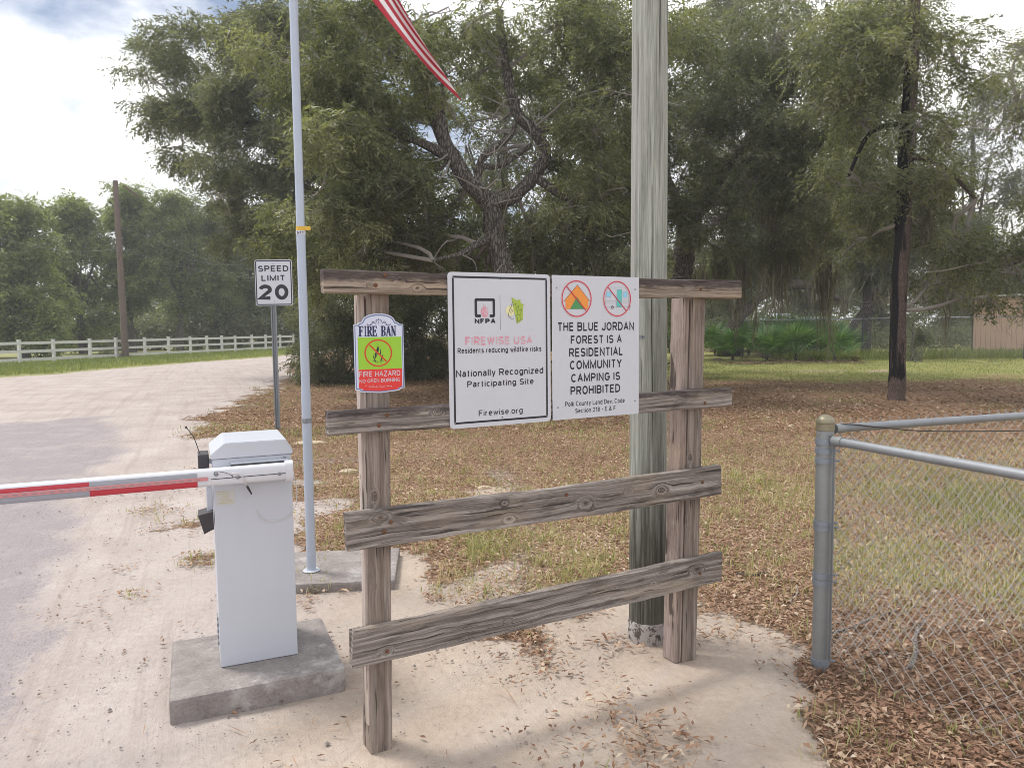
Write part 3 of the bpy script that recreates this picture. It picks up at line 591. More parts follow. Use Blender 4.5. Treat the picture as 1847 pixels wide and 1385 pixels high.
# charred straight trunk
b3 = gnd(1617, 722)
tree('pine_tree', (b3[0], b3[1], 0), 'straight trunk with black charred side standing alone on the lawn', 'tree', [
    [((b3[0], b3[1], -.1), .17)]+Lm((1617, 690, 14.9, .158), (1621, 560, 14.9, .15), (1629, 400, 14.9, .145), (1634, 280, 14.9, .14), (1641, 170, 14.9, .13), (1648, 20, 14.9, .11), (1652, -150, 14.9, .07)),
    Lm((1634, 280, 14.9, .06), (1700, 300, 14.6, .045), (1760, 360, 14.4, .03)),
    Lm((1638, 220, 14.9, .06), (1570, 240, 14.9, .04), (1530, 320, 15, .03)),
    Lm((1645, 90, 14.9, .06), (1560, 80, 15, .04)), Lm((1645, 60, 14.9, .06), (1720, 70, 15, .04))],
    B([(1560, 220, 15.2, 1.0, .9), (1555, 335, 15.2, 1.0, .9), (1655, 225, 14.3, .6, .9), (1690, 330, 14.6, .85, .8), (1725, 425, 14.8, .75, .8), (1545, 430, 16, .8, .8), (1650, 400, 15.8, .7, .7),
       (1765, 470, 14.5, .6, .8), (1785, 545, 15, .3, .8), (1640, 90, 14.8, 1.2), (1530, 90, 15, 1.2), (1730, 120, 15, .9, .7), (1700, 510, 15.5, .45, .6), (1600, 30, 15, 1.2), (1710, 230, 15.5, .6, .6)]),
    dens=380, stubs=False, bk='char', leaf='leaf', ll=.095, lw=.028, sides=16,
    moss=mossl([(random.uniform(1655, 1720), random.uniform(300, 470), random.uniform(14.8, 16), random.uniform(.25, 1.3), random.uniform(.03, .09)) for _ in range(20)]+[(1708, 560, 16, 1.1, .06), (1708, 520, 16, 1.2, .08), (1600, 420, 16, .9, .12), (1580, 400, 16, .8, .12)]), mossw=.009)
# branches entering on the right
b4 = (11.2, 13.2)
tree('oak_tree', (*b4, 0), 'oak whose fine twigs and loose leaves reach in from the right edge', 'tree', [
    [((*b4, -.1), .3), ((*b4, 1.5), .25), ((b4[0]-.2, b4[1], 3.2), .2), ((b4[0]-.5, b4[1], 5.5), .15)]]+
    [Lm((2010, 300, 13.2, .1), (1930, 260, 13.2, .07), (1840, 210, 13.1, .03)), Lm((2010, 420, 13.2, .1), (1920, 430, 13.5, .06), (1820, 480, 14, .03))],
    B([(1850, 205, 13, .65, .7), (1860, 330, 13.3, .45, .6), (1815, 490, 14, .55, .8), (1850, 440, 14.2, .6, .8), (1900, 130, 13, .9), (1960, 300, 13, .9), (1960, 420, 13.3, 1.0), (1840, 90, 13.4, .7, .7), (2040, 200, 13, 1.2), (1850, 540, 15, .3)]),
    dens=560, leaf='leaf', ll=.08, lw=.018, moss=mossl([(1830, 185, 13, .8, .05), (1815, 200, 13, .5, .05)]), mossw=.008)
# far mossy oak with a crooked horizontal limb
b5 = gnd(1305, 642)
tree('oak_tree', (b5[0], b5[1], 0), 'mossy oak behind the palmettos with a crooked limb arching sideways', 'tree', [
    [((b5[0], b5[1], -.1), .35)]+Lm((1312, 600, 35, .3), (1345, 562, 35, .24), (1385, 528, 35, .2), (1440, 514, 35, .18), (1490, 530, 35, .15), (1530, 545, 35, .1)),
    Lm((1385, 528, 35, .15), (1420, 470, 36, .15), (1450, 400, 36, .1)),
    Lm((1530, 600, 38, .2), (1575, 545, 38, .18), (1640, 515, 38, .15), (1700, 515, 38, .1)),
    Lm((1575, 545, 38, .12), (1590, 460, 38, .1), (1570, 380, 38, .08))],
    B([(1330, 480, 36, 1.8), (1440, 440, 37, 2.0), (1560, 450, 38, 2.0), (1660, 440, 38, 2.0), (1750, 430, 39, 1.9), (1500, 360, 37, 2.2), (1640, 340, 38, 2.2), (1380, 370, 37, 2.0), (1800, 500, 40, 1.4), (1730, 520, 42, 1.2)]),
    dens=300, leaf='leaf_grey', nl=11, L=.6, ll=.17, lw=.06,
    moss=mossl([(random.uniform(1290, 1780), random.uniform(480, 540), random.uniform(34, 39), random.choice((.5, .8, 1.2, 2.2))*random.uniform(.7, 1.2), random.choice((.12, .2, .4))) for _ in range(60)]), mossw=.035)

def auto_tree(px, Y, topy, hw, label, leaf='leaf_far', low=.4, n=15, dens=95, trunkr=.22, group=None, ll=.2, lw=.075, name='oak_tree', moss=False):
    """a full tree at depth Y whose crown spans px-hw..px+hw and reaches up to row topy"""
    bx = gnd(px, 700)[0]; X = (px-923.5)/FPX*Y; top = atY(px, topy, Y)[2]; w = hw/FPX*Y; lo = low*top
    blobs = []
    for i in range(n):
        t = (i+.5)/n; z = lo+(top-lo)*t**.9; rr = w*math.sqrt(max(.05, 1-((t-.38)/.66)**2)); a = random.uniform(0, 6.28); q_ = random.uniform(.2, .8)
        r = w*random.uniform(.30, .44); blobs.append(((X+math.cos(a)*rr*q_, Y+math.sin(a)*rr*q_*.8, min(z, top-r*.8)), r))
    lean = random.uniform(-.6, .6)
    limbs = [[((X, Y, -.1), trunkr*1.4), ((X+lean*.3, Y, top*.2), trunkr), ((X+lean, Y, top*.45), trunkr*.8), ((X+lean*1.3, Y, top*.8), trunkr*.3)]]
    for _ in range(3):
        a = random.uniform(0, 6.28); limbs.append([((X+lean*.6, Y, top*.3), trunkr*.55), ((X+lean*.6+math.cos(a)*w*.35, Y+math.sin(a)*w*.35, top*.5), trunkr*.35), ((X+math.cos(a)*w*.6, Y+math.sin(a)*w*.6, top*.68), trunkr*.15)])
    ms = [((X+random.uniform(-w, w)*.8, Y+random.uniform(-w, w)*.6, top*random.uniform(.35, .7)), random.uniform(.8, 2), .35) for _ in range(14)] if moss else None
    return tree(name, (X, Y, 0), label, 'tree', limbs, blobs, dens, 10, leaf, group, nl=11, L=.75, ll=ll, lw=lw, sides=8, moss=ms, mossw=.04)
GL = 'trees beyond the white fence'
for args in [(-90, 44, 372, 95, 'round leafy oak beyond the white fence, cut by the left edge'),
             (45, 45, 352, 92, 'broad pale green oak hanging over the leftmost fence panels'),
             (150, 52, 350, 70, 'oak with low skirt of leaves behind the fence, left of the wooden pole'),
             (240, 55, 330, 66, 'tallest oak of the far row, directly behind the leaning wooden pole'),
             (325, 57, 340, 66, 'oak beyond the fence, first crown right of the leaning wooden pole'),
             (395, 60, 365, 72, 'lower oak behind the fence below the dark overhanging canopy'),
             (470, 64, 390, 72, 'small oak at the far road bend behind the speed limit sign'),
             (545, 66, 390, 70, 'oak at the far end of the road, seen left of the grey flagpole')]:
    auto_tree(*args, group=GL, low=.10 if args[0] < 200 else .26, n=26, dens=135, lw=.085, ll=.22)
for args in [(1075, 34, -40, 140, 'full oak behind the left side of the utility pole, filling the gap above the signs'), (1330, 37, -60, 160, 'full oak well behind the forked oak, its crown above the palmetto thicket'),
             (1560, 38, -20, 150, 'full tall oak standing well behind the charred trunk'), (890, 31, 90, 115, 'thin crowned oak standing behind the fork of the spreading oak'), (700, 34, 260, 130, 'round oak between the spreading oak and the tall dark oak'), (1760, 42, 120, 100, 'oak behind the shed corner with thin grey crown')]:
    auto_tree(*args, leaf='leaf_dark' if args[0] < 1700 else 'leaf_grey', group='oaks filling the grove behind the front trees', low=.2, n=26, dens=88, trunkr=.2, ll=.16, lw=.055, moss=True)
GR = 'distant trees behind the lawn'
for args in [(1180, 56, 430, 70, 'distant greyish tree seen beside the utility pole'), (1310, 58, 420, 75, 'distant mossy tree behind the palmetto thicket'),
             (1450, 55, 430, 75, 'distant mossy tree above the parked camper'), (1590, 57, 400, 80, 'distant mossy tree seen left of the charred trunk'),
             (1720, 54, 410, 75, 'distant mossy tree between charred trunk and shed'), (1840, 58, 430, 75, 'distant tree rising behind the tan shed')]:
    auto_tree(*args, leaf='leaf_grey', group=GR, low=.12, n=16, dens=120, moss=True)

# understorey and the wood behind everything
def mass(name, leaf, xr, yr, zt, n, L=1.0, ll=.3, lw=.13):
    pos = np.c_[rng.uniform(*xr, n), rng.uniform(*yr, n), rng.random(n)**.8*zt]
    pos[:, 2] *= .6+.8*fbm(pos[:, :2], .12, 3); d = rng.normal(0, 1, (n, 3)); d[:, 2] -= .3
    me = foliage_mesh(name, pos, d, rng.uniform(.7, 1.3, n), .2+.5*fbm(pos[:, :2]+pos[:, 2:]*.7, .35, 2), M[leaf], 10, L, ll, lw)
    return link(name, me, kind='stuff')
mass('woodland', 'leaf_dark', (-75, -8), (70, 80), 7, 9000)
mass('woodland', 'leaf_grey', (-8, 70), (64, 74), 8, 9000)
mass('undergrowth', 'leaf_dark', (-48, -14), (58, 62), 2.6, 3500)
mass('undergrowth', 'leaf_grey', (4, 40), (44, 47), 1.8, 2600, .7, .2, .08)

# bushes down to the ground left of the white signs
def bush(label, blobs, base, leaf='leaf_dark', dens=700, group=None, ll=.07, lw=.03, L=.3, st=1):
    base = Vector(base); r = empty('shrub', base, label, 'shrub', group)
    mb = MB()
    for c, rad, *_ in blobs:
        for _ in range(2): mb.tube([p-base for p in wiggle((base.x+random.uniform(-.3, .3), base.y, -.03), Vector(c)+Vector((random.uniform(-.3, .3), 0, 0)), 5, .08)], [k_*st for k_ in (.035, .03, .025, .02, .015, .01)], 6)
    mb.build('stem', M['bark'], r, smooth=True)
    pos, dirs, tint, cen = clumps(blobs, dens, 14, .85); k = pos[:, 2] > .03
    link('foliage', foliage_mesh('foliage', pos[k]-np.array(base), dirs[k], rng.uniform(.7, 1.3, k.sum()), tint[k], M[leaf], 12, L, ll, lw), r, kind='stuff')
GB = 'bushes under the oaks'
bush('dark leafy bush at the road bend, just right of the flagpole', B([(590, 570, 20.5, 1.1), (575, 640, 20.8, .7), (640, 620, 21, .8), (545, 620, 21.5, .4), (620, 520, 21, 1.0), (560, 665, 21, .45), (610, 670, 21, .5), (650, 665, 21.3, .5), (530, 655, 21.5, .3)]), gnd(600, 688), group=GB)
bush('dense dark bush directly behind the fire ban sign', B([(680, 580, 21.5, 1.3), (700, 645, 21.8, .7), (740, 620, 22, .8), (660, 500, 22, 1.1), (690, 668, 21.8, .5), (735, 662, 22, .5), (770, 662, 22.2, .5)]), gnd(700, 682), group=GB)
bush('dark bush between the fire ban sign and the tall white sign', B([(770, 570, 22.5, 1.4), (800, 635, 22.8, .8), (770, 500, 23, 1.2), (800, 660, 22.8, .5), (770, 655, 22.8, .5)]), gnd(785, 680), group=GB)
bush('dark bush hidden mostly behind the two white signs', B([(880, 570, 24, 1.5), (960, 580, 25, 1.4), (1040, 570, 26, 1.5), (1110, 570, 27, 1.4)]), gnd(960, 668), group=GB)
bush('dark bush showing between utility pole and right fence post', B([(1190, 600, 27, .9), (1210, 560, 28, 1.0)]), gnd(1195, 660), group=GB)
bush('small grey bush growing against the far chain link fence', B([(1652, 600, 30, .55), (1650, 640, 30, .4), (1655, 570, 30.2, .4)]), gnd(1650, 654), leaf='leaf_grey', ll=.09, lw=.03, st=.5)
bush('low weedy bush in front of the tan shed wall', B([(1720, 652, 29, .25), (1790, 652, 29, .28), (1830, 655, 29, .25)]), gnd(1790, 662), leaf='leaf_far', ll=.09, lw=.03, st=.25)
bush('low brownish brush at the foot of the leaning wooden pole', B([(197, 643, 40, .5), (212, 640, 40.2, .45)]), gnd(205, 652), leaf='leaf_grey', ll=.14, lw=.03)

# ------------------------------------------------------------------ saw palmettos
def frond_mesh(name, mat, rad=.5, seg=17, pet=.55):
    vs, fs = [], []
    for i in range(3):
        t0, t1 = i/3, (i+1)/3; w = .012; k = len(vs)
        vs += [(pet*t0, -w, 0), (pet*t0, w, 0), (pet*t1, w, 0), (pet*t1, -w, 0)]; fs.append((k, k+1, k+2, k+3))
    for i in range(seg):
        a = R(-118+236*i/(seg-1)); r = rad*(.78+.22*math.cos(a*.7))*random.uniform(.9, 1.05); w = .024; dz = -.10*random.uniform(.5, 1.6)
        c, s = math.cos(a), math.sin(a); k = len(vs)
        vs += [(pet, 0, 0), (pet+c*r*.5-s*w, s*r*.5+c*w, .015), (pet+c*r, s*r, dz*r*2), (pet+c*r*.5+s*w, s*r*.5-c*w, .015)]
        fs.append((k, k+1, k+2, k+3))
    return big_mesh(name, np.array(vs), np.array(fs), mat, rng.uniform(.15, .85, len(fs)))
FR = [frond_mesh('frond', M['palm']) for _ in range(4)]; FD = [frond_mesh('dry_frond', M['palm_dead'], .42) for _ in range(2)]
spots = [(1215, 636, .9), (1300, 634, 1.1), (1340, 636, 1.2), (1372, 634, 1.2), (1468, 634, 1.2), (1498, 635, 1.2), (1415, 645, 1.1), (1290, 641, 1.15), (1322, 650, 1.0), (1350, 640, 1.3), (1382, 652, 1.0), (1402, 640, 1.35), (1435, 652, 1.05), (1452, 640, 1.4), (1482, 641, 1.25), (1505, 652, .95), (1525, 644, .9), (1310, 634, 1.2), (1425, 634, 1.3)]
where = ['small palmetto glimpsed between utility pole and right fence post', 'back palmetto behind the left end of the thicket', 'back palmetto second from the left end of the thicket', 'back palmetto left of the camper roof unit', 'back palmetto right of the camper roof unit', 'back palmetto near the right end of the thicket', 'middle palmetto just below the camper roof unit', 'palmetto at the left end of the thicket, beside the wooden frame', 'short front palmetto near the left end of the thicket',
         'tall palmetto left of centre in the thicket', 'low front palmetto under the parked camper roof', 'tall palmetto in front of the parked camper', 'front palmetto with yellowed lower fronds, centre right of the thicket',
         'tallest palmetto right of the camper', 'palmetto in the right half of the thicket', 'short front palmetto near the right end of the thicket', 'palmetto closing the right end of the thicket',
         'back row palmetto on the left of the thicket', 'back row palmetto hiding the camper body']
for (px, py, sc), lab in zip(spots, where):
    p = gnd(px, py); r = empty('saw_palmetto', p, lab, 'palmetto', 'saw palmettos in the thicket', random.uniform(0, 6.28))
    MB().tube([(0, 0, -.03), (.03, 0, .15*sc), (0, .02, .3*sc)], [.07, .06, .04], 7).build('stem', M['bark'], r)
    for i in range(27):
        dead = i >= 22; o = link('dry_frond' if dead else 'frond', (FD[i % 2] if dead else FR[i % 4]), r, (0, 0, (.08 if dead else .25)*sc))
        el = R(random.uniform(-12, 5)) if dead else R(random.uniform(15, 78)); o.rotation_euler = (random.uniform(-.4, .4), -el, i*2.4); s = sc*random.uniform(.75, 1.05)*(1.0 if not dead else .9); s *= 1.5; o.scale = (s, s, s)
# dry debris at the foot of the thicket
P = np.c_[rng.uniform(8.2, 14, 900), rng.uniform(28.6, 30.6, 900)]
flakes(P, .35, .05, .02, .3, 'dry_palmetto_debris', M['palm_dead'], rng.random(900), .02)

# ------------------------------------------------------------------ materials for made things
M['white_paint'] = plain('white_powder_coat', (.55, .575, .64), .32, 0, .05, 12)
M['boom'] = plain('white_boom_paint', (.66, .67, .72), .3, 0, .04, 20)
M['galv'] = plain('galvanised_steel', (.25, .265, .285), .5, .35, .3, 30)
M['wire'] = plain('dull_fence_wire', (.34, .33, .31), .5, .3, .2, 40)
M['galv_dull'] = plain('dull_galvanised_steel', (.27, .285, .29), .5, .35, .35, 18)
M['band'] = plain('bluish_band_steel', (.25, .285, .33), .45, .4, .3, 60)
M['steel_pole'] = plain('pale_grey_pole_paint', (.43, .48, .57), .42, .15, .08, 14)
M['sign_white'] = plain('white_sign_sheet', (.56, .575, .63), .42, 0, .10, 14)
M['sign_edge'] = plain('sign_sheet_edge', (.5, .5, .52), .4, .5)
M['black'] = plain('black_print', (.016, .016, .024), .45, 0, .2, 60)
M['navy'] = plain('navy_print', (.018, .028, .10), .45, 0, .15, 60)
M['blue_line'] = plain('blue_border_print', (.14, .19, .36), .45, 0, .1)
M['pale_blue'] = plain('pale_blue_print', (.62, .66, .80), .42, 0, .05)
M['lime'] = plain('lime_print', (.30, .56, .035), .42, 0, .06)
M['redp'] = plain('red_print', (.70, .04, .035), .42, 0, .06)
M['ringred'] = plain('dark_red_print', (.62, .05, .02), .42, 0, .08)
M['crimson'] = plain('crimson_print', (.50, .03, .06), .42, 0, .15)
M['halo'] = plain('faded_pink_print', (.80, .42, .44), .45, 0, .1)
def faded_print(name, col, back):
    g = G(name); o = g.obj(); n = g.noise(o, 160, 4, .7); n2 = g.noise(o, 28, 3)
    g.bsdf(g.mix(g.ss(g.m('ADD', g.m('MULTIPLY', n, .6), g.m('MULTIPLY', n2, .4)), .45, .64), col, back), .45); return g.mat
M['pinkfade'] = faded_print('sun_faded_red_print', (.66, .27, .34), (.56, .50, .56))
M['orange'] = plain('orange_print', (.78, .28, .045), .42, 0, .05)
M['tentgreen'] = plain('green_print', (.07, .27, .09), .42, 0, .05)
M['teal'] = plain('teal_print', (.10, .50, .48), .42, 0, .05)
M['skyp'] = plain('sky_blue_print', (.27, .58, .80), .42, 0, .05)
M['leafp'] = plain('leaf_green_print', (.36, .48, .06), .42, 0, .1)
M['yellowp'] = plain('pale_yellow_print', (.74, .70, .40), .42, 0, .1)
M['greyline'] = plain('grey_line_print', (.36, .37, .42), .45)
M['darkred'] = plain('brown_red_print', (.30, .06, .03), .45)
M['plastic'] = plain('weathered_black_plastic', (.045, .04, .045), .6, 0, .3, 30)
M['grey_tape'] = plain('faded_grey_tape', (.33, .34, .39), .4, 0, .1, 40)
M['red_tape'] = plain('red_reflective_tape', (.50, .035, .055), .35, 0, .15, 40)
M['led'] = plain('led_strip', (.60, .25, .26), .3, 0, .1)
M['led_d'] = plain('led_strip_dark', (.32, .24, .27), .3)
M['slot'] = plain('dark_slot', (.05, .05, .055), .6)
M['cable'] = plain('white_cable', (.62, .60, .60), .5)
M['darkcable'] = plain('dark_cable', (.02, .02, .02), .5)
M['rust'] = plain('rusty_iron', (.16, .07, .035), .8, .2, .4, 80)
M['brass'] = plain('weathered_cap_metal', (.27, .245, .17), .42, .5, .3, 60)
M['yellow'] = plain('yellow_tape', (.68, .42, .05), .5)
M['camper'] = plain('camper_white', (.62, .64, .68), .4)
M['glass'] = plain('dark_window_glass', (.03, .035, .04), .1)
M['fence_white'] = plain('weathered_white_fence_paint', (.66, .66, .64), .6, 0, .25, 3, .2)
M['shed'] = plain('tan_shed_siding', (.56, .385, .27), .75, 0, .1, 3)
M['shed_trim'] = plain('pale_shed_fascia', (.50, .48, .42), .6)
M['sticker'] = plain('faded_sticker', (.56, .56, .54), .5)
M['sticker_print'] = plain('faded_sticker_print', (.50, .46, .28), .5)
def concrete():
    g = G('weathered_concrete'); o = g.obj(); n = g.noise(o, 9, 6, .7); f = g.noise(o, 90, 4, .7); w = g.noise(o, 3, 5, .75)
    c = g.ramp(g.m('ADD', g.m('MULTIPLY', n, .6), g.m('MULTIPLY', f, .4)), [(.3, (.15, .13, .125)), (.5, (.26, .235, .225)), (.72, (.38, .35, .33))])
    c = g.mix(g.m('MULTIPLY', g.ss(w, .56, .68), .6), c, (.50, .48, .47))
    g.bsdf(c, .92, 0, g.bump(g.m('ADD', n, f), .6, .006), .2); return g.mat
M['concrete'] = concrete()
def lime_base():
    g = G('peeling_white_wash'); o = g.obj(); n = g.noise(o, 22, 5, .75)
    g.bsdf(g.mix(g.ss(n, .5, .58), (.42, .39, .38), (.10, .085, .075)), .9, 0, g.bump(n, .6, .006), .2); return g.mat
M['whitewash'] = lime_base()

# ------------------------------------------------------------------ flat print helpers (local xz plane, facing -y)
def _a(cx, cy, rx, ry, a0, a1, n=0):
    n = n or max(3, int(abs(a1-a0)/15)); return [(cx+rx*math.cos(R(a0+(a1-a0)*i/n)), cy+ry*math.sin(R(a0+(a1-a0)*i/n))) for i in range(n+1)]
_o = _a(.5, .5, .5, .5, 0, 360, 28); _lo = _a(.5, .36, .5, .36, 0, 360, 24)
_P = [(0, 0), (0, 1), (.6, 1)]+_a(.6, .73, .4, .27, 90, -90)+[(0, .46)]
_S = _a(.5, .745, .45, .255, 25, 255)[:-1]+[(.5, .5)]+_a(.5, .255, .5, .255, 75, -155)
_s = _a(.5, .54, .43, .18, 25, 255)[:-1]+[(.5, .37)]+_a(.5, .185, .48, .185, 70, -155)
GLY = {
 'A': (.74, [[(0, 0), (.5, 1), (1, 0)], [(.16, .33), (.84, .33)]]), 'B': (.68, [[(0, .5), (0, 1), (.58, 1)]+_a(.58, .76, .38, .24, 90, -90)+[(0, .52)], [(.6, .52)]+_a(.6, .26, .4, .26, 90, -90)+[(0, 0), (0, .55)]]),
 'C': (.72, [_a(.5, .5, .5, .5, 45, 315)]), 'D': (.70, [[(0, 0), (0, 1), (.45, 1)]+_a(.45, .5, .55, .5, 90, -90)+[(0, 0)]]), 'E': (.60, [[(1, 1), (0, 1), (0, 0), (1, 0)], [(0, .52), (.88, .52)]]),
 'F': (.56, [[(0, -.06), (0, 1), (1, 1)], [(0, .5), (.85, .5)]]), 'G': (.76, [_a(.5, .5, .5, .5, 45, 345)+[(1, .46), (.55, .46)]]), 'H': (.68, [[(0, -.06), (0, 1.06)], [(1, -.06), (1, 1.06)], [(0, .52), (1, .52)]]),
 'I': (.0, [[(.5, -.06), (.5, 1.06)]]), 'J': (.52, [[(1, 1.06), (1, .28)]+_a(.5, .28, .5, .28, 0, -180)]), 'L': (.55, [[(0, 1.06), (0, 0), (1, 0)]]), 'M': (.84, [[(0, -.06), (0, 1), (.5, .04), (1, 1), (1, -.06)]]),
 'N': (.68, [[(0, -.06), (0, 1), (1, 0), (1, 1.06)]]), 'O': (.76, [_o]), 'P': (.64, [[(0, -.06)]+_P[1:]]), 'R': (.68, [[(0, -.06)]+_P[1:], [(.5, .46), (1, -.04)]]), 'S': (.66, [_S]), 'T': (.64, [[(0, 1), (1, 1)], [(.5, 1), (.5, -.06)]]),
 'U': (.68, [[(0, 1.06), (0, .32)]+_a(.5, .32, .5, .32, 180, 360)+[(1, 1.06)]]), 'V': (.70, [[(0, 1.04), (.5, 0), (1, 1.04)]]), 'W': (1.0, [[(0, 1.04), (.26, 0), (.5, .95), (.74, 0), (1, 1.04)]]), 'Y': (.70, [[(0, 1.04), (.5, .48), (1, 1.04)], [(.5, .5), (.5, -.06)]]),
 'Z': (.62, [[(0, 1), (1, 1), (0, 0), (1, 0)]]), '0': (.62, [_o]), '1': (.34, [[(0, .78), (.55, .98), (.8, 1.0), (.8, -.06)]]), '2': (.62, [_a(.5, .72, .48, .28, 170, -25)+[(0, 0), (1, 0)]]),
 '6': (.60, [_a(.5, .32, .48, .32, 0, 360, 20), _a(.9, .36, .88, .66, 178, 105, 6)]), '8': (.60, [_a(.5, .75, .43, .25, 0, 360, 20), _a(.5, .26, .5, .26, 0, 360, 20)]),
 '-': (.30, [[(0, .42), (1, .42)]]), '.': (.0, [[(.5, -.06), (.5, .07)]]), '&': (.74, [[(1, 0), (.3, .72)]+_a(.47, .80, .2, .2, 200, -30, 8)+[(.25, .48)]+_a(.35, .25, .35, .25, 120, 300, 8)+[(.95, .42)]]), ' ': (.30, []),
 'a': (.50, [_a(.5, .50, .42, .22, 160, 0, 8)+[(.93, .06), (1, -.04)], [(.93, .42), (.42, .40)]+_a(.38, .20, .37, .20, 90, 270, 8)+[(.62, .02), (.93, .22)]]), 'c': (.50, [_a(.5, .36, .5, .36, 45, 315)]), 'd': (.54, [_lo, [(1, -.05), (1, 1.06)]]),
 'e': (.53, [[(.02, .38), (1, .38)]+_a(.5, .36, .5, .36, 6, 312)]), 'f': (.30, [[(.38, -.06), (.38, .8)]+_a(.85, .8, .47, .2, 180, 90, 5), [(0, .70), (.95, .70)]]), 'g': (.54, [_lo, [(1, .74), (1, -.06)]+_a(.5, -.06, .5, .2, 0, -150, 8)]),
 'i': (.0, [[(.5, -.06), (.5, .74)], [(.5, .94), (.5, 1.06)]]), 'k': (.48, [[(0, -.06), (0, 1.06)], [(.92, .74), (0, .24)], [(.34, .42), (1, -.05)]]), 'l': (.0, [[(.5, -.06), (.5, 1.06)]]), 'n': (.50, [[(0, -.06), (0, .74)], [(0, .42)]+_a(.5, .44, .5, .28, 170, 0, 8)+[(1, -.06)]]),
 'o': (.55, [_lo]), 'p': (.54, [_lo, [(0, .74), (0, -.32)]]), 'r': (.28, [[(0, -.06), (0, .74)], [(0, .40)]+_a(.85, .38, .85, .32, 175, 88, 6)]), 's': (.47, [_s]), 't': (.28, [[(.4, .95), (.4, .15)]+_a(.8, .16, .4, .16, 180, 280, 5), [(0, .70), (.95, .70)]]),
 'u': (.50, [[(0, .74), (0, .28)]+_a(.5, .28, .5, .28, 180, 360, 8), [(1, -.06), (1, .74)]]), 'v': (.52, [[(0, .74), (.5, 0), (1, .74)]]), 'w': (.78, [[(0, .74), (.26, 0), (.5, .68), (.74, 0), (1, .74)]]), 'y': (.52, [[(0, .74), (.52, 0)], [(1, .74), (.42, -.2), (.12, -.26)]]), 'z': (.46, [[(0, .70), (1, .70), (0, 0), (1, 0)]])}
def text(mb, txt, x0, x1, zb, cap, y, bold=.15, gap=.17):
    """upright sans lettering drawn with constant strokes, fitted between x0 and x1"""
    t = bold; W_t = []; tot = 0
    for ch in txt: w_ = GLY[ch][0]+(t if ch != ' ' else .0); W_t.append(w_); tot += w_+gap
    tot -= gap; k = (x1-x0)/tot; cur = 0; m_ = 0
    sub = MB()
    for ch, w_ in zip(txt, W_t):
        for pl_ in GLY[ch][1]:
            m_ += 1; line(sub, [(cur+t/2+px_*(w_-t), t/2+py_*(1-t)) for px_, py_ in pl_], t, -.0001*(m_ % 3))
        cur += w_+gap
    mb.add([(x0+v[0]*k, y+v[1], zb+v[2]*cap) for v in sub.v], sub.f)
def ring(mb, c, rx, rz, t, y, n=40):
    vs = []; fs = []
    for i in range(n):
        a = 2*math.pi*i/n; ca, sa = math.cos(a), math.sin(a)
        vs += [(c[0]+rx*ca, y, c[1]+rz*sa), (c[0]+(rx-t)*ca, y, c[1]+(rz-t)*sa)]
    for i in range(n): j = (i+1) % n; fs.append((2*i, 2*i+1, 2*j+1, 2*j))
    mb.add(vs, fs)
def disc(mb, c, r, y, n=20): mb.flat([(c[0]+r*math.cos(2*math.pi*i/n), c[1]+r*math.sin(2*math.pi*i/n)) for i in range(n)], y)
def line(mb, pts, w, y, ext=.0):
    """ribbon of width w with mitred joints"""
    P_ = [Vector((p[0], p[1])) for p in pts]; P_ = [p for i, p in enumerate(P_) if i == 0 or (p-P_[i-1]).length > 1e-6]
    if len(P_) < 2: return
    closed = (P_[0]-P_[-1]).length < 1e-6; n = len(P_)
    if closed: P_ = P_[:-1]; n -= 1
    vs = []
    for i in range(n):
        a = P_[i-1] if (i or closed) else None; c = P_[(i+1) % n] if (i < n-1 or closed) else None; b = P_[i]
        e1 = (b-a).normalized() if a is not None else None; e2 = (c-b).normalized() if c is not None else None
        if e1 is None: t = e2; k = 1; b = b-e2*w*ext
        elif e2 is None: t = e1; k = 1; b = b+e1*w*ext
        else:
            t = e1+e2; t = t.normalized() if t.length > 1e-4 else e1; k = 1/max(.45, t.dot(e1))
        nn = Vector((-t.y, t.x))*(w/2*k); vs += [(b.x+nn.x, y, b.y+nn.y), (b.x-nn.x, y, b.y-nn.y)]
    mb.add(vs, [(2*i, 2*i+1, (2*i+3) % (2*n), (2*i+2) % (2*n)) for i in range(n if closed else n-1)])
def rrect(x0, x1, z0, z1, r, n=6):
    out = []
    for cx, cz, a0 in ((x1-r, z1-r, 0), (x0+r, z1-r, 90), (x0+r, z0+r, 180), (x1-r, z0+r, 270)):
        out += [(cx+r*math.cos(R(a0+90*i/n)), cz+r*math.sin(R(a0+90*i/n))) for i in range(n+1)]
    return out
def frame_band(mb, x0, x1, z0, z1, t, r, y):
    o = rrect(x0, x1, z0, z1, r); i_ = rrect(x0+t, x1-t, z0+t, z1-t, max(.001, r-t)); n = len(o)
    mb.add([(p[0], y, p[1]) for p in o]+[(p[0], y, p[1]) for p in i_], [(k, n+k, n+(k+1) % n, (k+1) % n) for k in range(n)])
def outline_band(mb, poly, ins, t, y):
    """band of width t lying `ins` inside a closed outline"""
    n = len(poly); cx = sum(p[0] for p in poly)/n; cz = sum(p[1] for p in poly)/n
    def off(d):
        res = []
        for i in range(n):
            a, b, c = Vector(poly[i-1]), Vector(poly[i]), Vector(poly[(i+1) % n]); e1 = (b-a).normalized(); e2 = (c-b).normalized()
            nn = Vector((-(e1+e2).y, (e1+e2).x)); nn = nn.normalized() if nn.length > 1e-6 else Vector((0, 0))
            res.append(b+nn*d)
        return res
    o, i_ = off(ins), off(ins+t)
    mb.add([(p[0], y, p[1]) for p in o]+[(p[0], y, p[1]) for p in i_], [(k, n+k, n+(k+1) % n, (k+1) % n) for k in range(n)])

